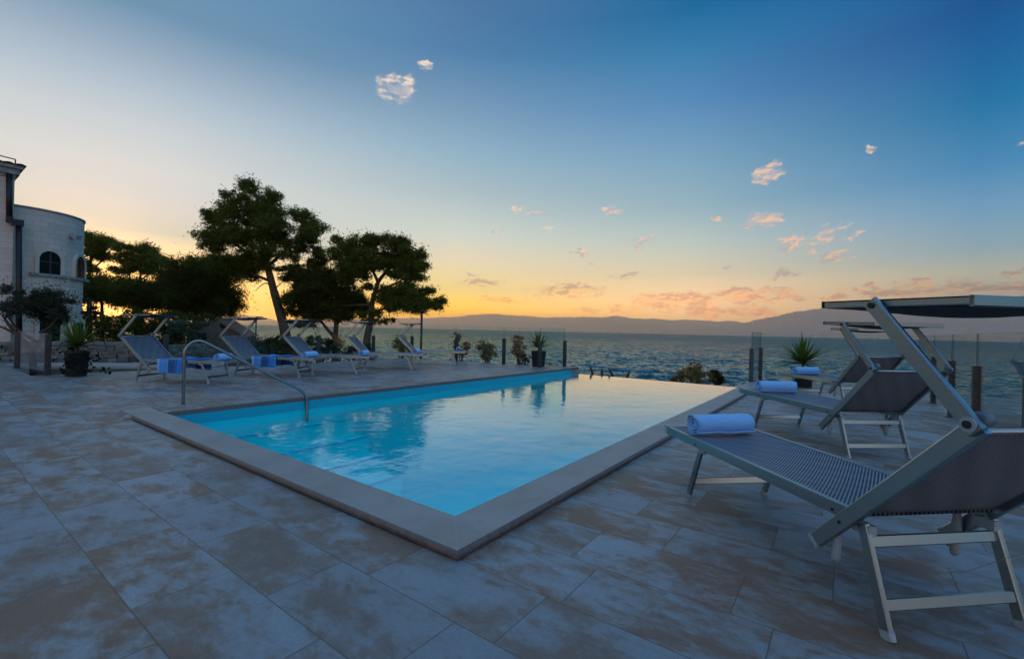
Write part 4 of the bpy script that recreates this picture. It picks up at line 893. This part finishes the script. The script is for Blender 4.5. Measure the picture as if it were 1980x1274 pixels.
# ------------------------------------------------------------------ house
def make_house():
    org = Vector((-24.9, .68, -.6)); t = thing('stone_house', 'pale stone house with a round tower and arched windows', 'house', org); O = lambda p: Vector(p)-org
    C = Vector((-24.86, .68, 0)); r = 1.99; zt = 5.42; zb = -.6
    def wallq(m, a, b, z0, z1, mi=0):
        d = (Vector(b)-Vector(a)).length; m.add([O((*a, z0)), O((*b, z0)), O((*b, z1)), O((*a, z1))], [(0, 1, 2, 3)], False, mi, [(0, z0), (d, z0), (d, z1), (0, z1)])
    XF, YE, ZW = -22.45, .36, 6.45
    m = MB(); wallq(m, (XF, -9), (XF, YE), zb, ZW); wallq(m, (XF, YE), (-32, YE), zb, ZW); wallq(m, (-32, YE), (-32, -9), zb, ZW); wallq(m, (-32, -9), (XF, -9), zb, ZW); m.build('wall', 'ashlar', t)
    m = MB(); n = 72; m.grid(lambda u, v: O((C.x+r*math.cos(u*6.28318), C.y+r*math.sin(u*6.28318), zb+(zt-zb)*v)), n, 1, True, 0, lambda u, v: (u*6.28318*r, zb+(zt-zb)*v))
    m.build('tower', 'ashlar', t)
    m = MB(); m.lathe([(r-.25, zt-.6), (r-.25, zt-.001), (r-.02, zt-.001), (r+.035, zt+.005), (r+.035, zt+.07), (r-.28, zt+.075), (r-.28, zt-.6)], 72, O(C)); m.build('tower_coping', 'stone', t)
    # eaves and tiled roof
    m = MB(); m.box(O((-27.2, -4.3, ZW+.12)), (9.75, 9.55, .2)); m.box(O((-27.2, -4.3, ZW+.28)), (9.95, 9.7, .12)); m.box(O((-27.2, -4.32, ZW-.035)), (9.6, 9.42, .10)); m.build('eaves', 'stone', t)
    m = MB(); x0, x1, y0, y1, z = -32.3, -22.12, -9.3, .62, ZW+.35
    for k in range(34):
        yy = y0+(y1-y0)*(k+.5)/34; w = (y1-y0)/34
        m.grid(lambda u, v: O((x1-(5.2)*u, yy+(v-.5)*w, z+1.1*u+.05*math.sin(v*math.pi))), 6, 4, True)
        m.grid(lambda u, v: O((x0+(5.3)*u, yy+(v-.5)*w, z+1.1*u+.05*math.sin(v*math.pi))), 6, 4, True)
    for yy in (y0, y1): m.add([O((x0, yy, z)), O((x1, yy, z)), O(((x0+x1)/2, yy, z+1.1))], [(0, 1, 2)])
    m.build('roof', 'roof_tile', t)
    m = MB(); m.tube([O((-22.3, .35, ZW+.55)), O((-22.6, -.3, ZW+.66)), O((-23.0, -1.5, ZW+.82))], .02, 6); m.tube([O((-22.3, .35, ZW+.55)), O((-22.3, .35, ZW+.38))], .02, 6); m.build('roof_wire', 'dark_metal', t)
    # downpipe
    q = lambda u, v, x: (lambda d: EYE+d*((x-EYE.x)/d.x))(ray(u, v))
    p = [q(18, 336, XF+.12), q(18, 424, XF+.12), q(34, 430, XF+.12), q(36, 438, XF+.12), q(37, 688, XF+.12)]
    m = MB(); m.tube([O(p[0]), O(p[1])], .085, 10); m.tube([O(p[1]), O(p[2])], .075, 10); m.tube([O(p[3]+Vector((0, 0, .1))), O(p[4])], .085, 10); m.box(O(p[2]-Vector((0, 0, .02))), (.24, .30, .22)); m.box(O(p[1]), (.17, .17, .2)); m.build('downpipe', 'dark_metal', t)
    # windows on the round wall
    def onwall(u, v):
        d = ray(u, v); a = d.x*d.x+d.y*d.y; e = EYE-C; b = 2*(d.x*e.x+d.y*e.y); c = e.x**2+e.y**2-r*r; s = (-b-math.sqrt(max(0, b*b-4*a*c)))/2/a; return EYE+d*s
    def window(u0, u1, vt, vb, arched, ang=None, w=None):
        P = onwall((u0+u1)/2, (vt+vb)/2); 
        nrm = Vector((P.x-C.x, P.y-C.y, 0)).normalized() if ang is None else Vector((math.cos(ang), math.sin(ang), 0)); P = C+nrm*r+Vector((0, 0, P.z)); tg = Vector((-nrm.y, nrm.x, 0))
        zt_, zb_ = onwall((u0+u1)/2, vt).z, onwall((u0+u1)/2, vb).z
        if w is None: w = (onwall(u1, vb)-onwall(u0, vb)).length
        h = zt_-zb_; c0 = C+nrm*math.sqrt(max(.01, r*r-w*w/4))
        def outl(grow):
            pts = [(-w/2-grow, 0), (w/2+grow, 0)]; rise = min(w/2, h*.45)+grow if arched else 0
            sp = h-min(w/2, h*.45) if arched else h+grow
            if arched: pts += [((w/2+grow)*math.cos(a_), sp+rise*math.sin(a_)) for a_ in np.linspace(0, math.pi, 17)]
            else: pts += [(w/2+grow, sp), (-w/2-grow, sp)]
            return pts
        T = lambda x, z, n_: O(c0+tg*x+nrm*n_+Vector((0, 0, zb_+z)))
        a, b = outl(0.), outl(.13); n_ = len(a); D_ = r-math.sqrt(max(.01, r*r-w*w/4))
        m = MB(); fo = D_+.03
        for i in range(n_):
            j = (i+1) % n_
            if i == 0: continue
            m.add([T(*a[i], fo), T(*b[i], fo), T(*b[j], fo), T(*a[j], fo)], [(0, 1, 2, 3)]); m.add([T(*b[i], fo), T(*b[i], -.05), T(*b[j], -.05), T(*b[j], fo)], [(0, 1, 2, 3)]); m.add([T(*a[i], fo), T(*a[j], fo), T(*a[j], 0), T(*a[i], 0)], [(0, 1, 2, 3)])
        f = m.build('window', 'trim_stone', t)
        g_ = MB(); g_.add([T(x, z, D_+.006) for x, z in a], [tuple(range(n_))]); g_.build('pane', 'window_glass', f)
        s = MB(); s.beam(T(-w/2-.26, -.06, fo-.02), T(w/2+.26, -.06, fo-.02), .16, .11); s.build('sill', 'stone', f)
        k = MB(); k.beam(T(0, 0, D_+.02), T(0, h*.97, D_+.02), .05, .03, nrm); k.beam(T(-w/2, h*.52, D_+.016), T(w/2, h*.52, D_+.016), .04, .03, nrm); k.build('frame', 'frame_wood', f)
    window(76, 117, 486, 530, True); window(148, 160, 496, 538, True, R(61), .8)
    window(76, 116, 606, 684, False); window(148, 160, 624, 688, False, R(61), .8)
    p = onwall(137, 455); nrm = Vector((p.x-C.x, p.y-C.y, 0)).normalized(); m = MB(); m.box(O(p+nrm*.10), (.2, .16, .14), Matrix.Rotation(math.atan2(nrm.y, nrm.x), 3, 'Z')); m.box(O(p+nrm*.22+Vector((0, 0, -.05))), (.18, .26, .18), Matrix.Rotation(math.atan2(nrm.y, nrm.x), 3, 'Z') @ Matrix.Rotation(.4, 3, 'Y')); m.build('floodlight', 'white_plastic', t)
make_house()

def rubble(name, label, a, b, h, th, seed, cat='stone wall'):
    """a dry wall of separate irregular stones laid in courses, one mesh"""
    g = random.Random(seed); a, b = Vector(a), Vector(b); d = (b-a); L = d.length; d.normalize(); n = Vector((-d.y, d.x, 0)); m = MB(); z = 0.
    while z < h:
        ch = g.uniform(.08, .15); x = 0.
        while x < L:
            w = g.uniform(.10, .32); c = a+d*(x+w/2)+Vector((0, 0, z+ch/2+(b.z-a.z)*0)); M = Matrix(((d.x, n.x, 0), (d.y, n.y, 0), (0, 0, 1))) @ Matrix.Rotation(g.uniform(-.06, .06), 3, 'Y') @ Matrix.Rotation(g.uniform(-.08, .08), 3, 'Z')
            k = len(m.v); m.box(c-a, (w*.96, th*g.uniform(.85, 1.1), ch*.94), M)
            for q in range(k, len(m.v)): p = m.v[q]; m.v[q] = (p[0]+g.uniform(-.018, .018), p[1]+g.uniform(-.018, .018), p[2]+g.uniform(-.015, .015))
            x += w
        z += ch
    o = m.build(name, 'rubble'); o.location = a; return tag(o, label, cat)
w0, w1 = at(-60, 690, 14.6), at(262, 690, 17.2)
rubble('dry_stone_wall', 'low grey dry stone wall between the house and the terrace', (w0.x, w0.y, -.35), (w1.x, w1.y, -.35), .78, .4, 4)
w2, w3 = at(262, 690, 17.9), at(400, 684, 22.)
rubble('dry_stone_wall', 'lower stretch of dry stone wall running on to the hut', (w2.x, w2.y, -.35), (w3.x, w3.y, -.35), .55, .4, 9)
def make_path():
    m = MB(); a, b = gnd(-40, 706, -.26), gnd(300, 707, -.26); d = (b-a).normalized(); n = Vector((-d.y, d.x, 0))*.75
    ends = [a-n, b+d*2-n, b+d*2+n, a+n]; m.add([(p.x, p.y, z) for z in (-.22, -.5) for p in ends], [(0, 1, 2, 3), (0, 4, 5, 1), (2, 6, 7, 3), (1, 5, 6, 2), (3, 7, 4, 0)]); struct(m.build('garden_path', 'path'))
make_path()

def make_hut():
    D = 30.; a = at(360, 690, D); b = at(470, 690, D+1.); org = Vector((a.x, a.y, -1.3)); t = thing('stone_hut', 'small gabled stone hut with a round opening above its dark doorway', 'hut', org)
    d = Vector((b.x-a.x, b.y-a.y, 0)); L = d.length; d.normalize(); n = Vector((d.y, -d.x, 0)); n = n if n.dot(EYE-a) > 0 else -n
    zA, zE = at(412, 616, D).z+1.3, at(472, 650, D).z+1.3; ax = L*.5
    F = lambda x, z, o=0: d*x+Vector((0, 0, z))+n*o
    # front gable wall in one piece; dark plates laid on it stand for shaded openings
    m = MB(); m.add([F(0, -.5), F(L, -.5), F(L, zE), F(ax, zA), F(0, zE)], [(0, 1, 2, 3, 4)], uvs=[(0, 0), (L, 0), (L, zE), (ax, zA), (0, zE)])
    m.add([F(0, -.5), F(0, zE), F(0, zE, -3.5), F(0, -.5, -3.5)], [(0, 1, 2, 3)]); m.add([F(L, -.5), F(L, zE), F(L, zE, -3.5), F(L, -.5, -3.5)], [(3, 2, 1, 0)]); m.build('wall', 'hut_stone', t)
    m = MB()
    for s, (x0, x1) in ((0, (ax, L+.25)), (1, (ax, -.25))):
        m.grid(lambda u, v: F(x0+(x1-x0)*u, zA+.08+(zE-zA-.18)*u+.03*abs(math.sin(v*40)), .2-3.9*v), 4, 40)
        m.add([F(x0, zA+.08, .2), F(x1, zE-.10, .2), F(x1, zE-.22, .2), F(x0, zA-.04, .2)], [(0, 1, 2, 3)])
    m.build('roof', 'roof_tile', t)
    mpp = D/FPX; xc = (416-360)*mpp*1.1
    m = MB(); c = F(xc, at(416, 630, D).z+1.3, .02); m.tube([c-n*.015, c+n*.012], .20, 18); m.build('round_opening', 'window_glass', t)
    x0 = (383-360)*mpp*1.05; m = MB(); m.box(F(x0, .75, .012), (.62, .03, 2.3), Matrix.Rotation(math.atan2(d.y, d.x), 3, 'Z')); m.build('doorway', 'window_glass', t)
make_hut()

# ------------------------------------------------------------------ lamp posts, driftwood, terracotta
def lamp(label, u, vt, vb, D, arm=False):
    b = at(u, vb, D); top = at(u, vt, D).z; t = thing('garden_lamp', label, 'lamp post', b, 0, 'lamp posts beyond the terrace'); h = top-b.z
    MB().tube([(0, 0, -.8), (0, 0, h)], .045 if not arm else .05, 8).build('pole', 'dark_metal', t)
    m = MB()
    if arm: m.beam((0, 0, h), tuple(r0*.5+Vector((0, 0, h+.02))), .12, .06)
    else: m.lathe([(.0, h+.10), (.10, h+.08), (.12, h+.04), (.06, h-.04), (0, h-.05)], 12)
    m.build('lamp_head', 'dark_metal', t)
lamp('tall dark lamp post right of the farthest left row lounger', 813.5, 604, 698, 19.)
lamp('distant lamp post with a short arm, right of the hut', 494, 613, 676, 34, True)
def drift():
    D = 15.5; g = random.Random(3)
    for (u, v, du, dv, lab) in ((1146, 722, -4, -14, 'thin upright driftwood twig, leftmost of those past the infinity edge'), (1162, 724, 2, -11, 'short stubby driftwood stick past the infinity edge'), (1188, 726, -11, -15, 'dark slanting driftwood stick leaning left past the infinity edge'), (1206, 726, 12, -8, 'dark slanting driftwood stick leaning right past the infinity edge')):
        b = at(u, v+12, D); e = at(u+du, v+dv, D)-b; m = MB(); m.tube([(0, 0, -.3), e*.45+Vector((.02, .02, .02)), e*.8, e], [.06, .05, .045, .02], 7); m.tube([e*.6, e*.6+Vector((g.uniform(-.15, .15), .1, .08))], [.03, .01], 5)
        o = m.build('driftwood', 'twig'); o.location = b; tag(o, lab, 'driftwood', 'driftwood past the infinity edge')
drift()
def jar():
    b = at(1064, 710, 16.2); m = MB(); m.lathe([(0, 0), (.06, 0), (.085, .08), (.08, .16), (.05, .20), (.065, .22), (.045, .22), (.04, .18)], 16)
    o = m.build('terracotta_jar', 'terracotta'); o.location = b-Vector((0, 0, .05)); tag(o, 'small orange terracotta jar behind the corner yucca pot', 'jar')
jar()

# ------------------------------------------------------------------ haze
def make_haze():
    m, N = newmat('haze'); p = N.n('ShaderNodeVolumePrincipled'); p.inputs['Color'].default_value = (1, .80, .54, 1); p.inputs['Density'].default_value = .5e-4; p.inputs['Anisotropy'].default_value = .86
    o = N.n('ShaderNodeOutputMaterial'); N.l(p.outputs[0], o.inputs['Volume'])
    top = max(o.bound_box[6][2] for o in bpy.data.objects if o.name.startswith('hills'))+6
    b = MB().box((0, 0, top/2-2.5), (47000, 47000, top+5)); h = b.build('haze', 'haze'); h['kind'] = 'stuff'; h['label'] = 'thin evening haze over the bay'; h['category'] = 'haze'
make_haze()
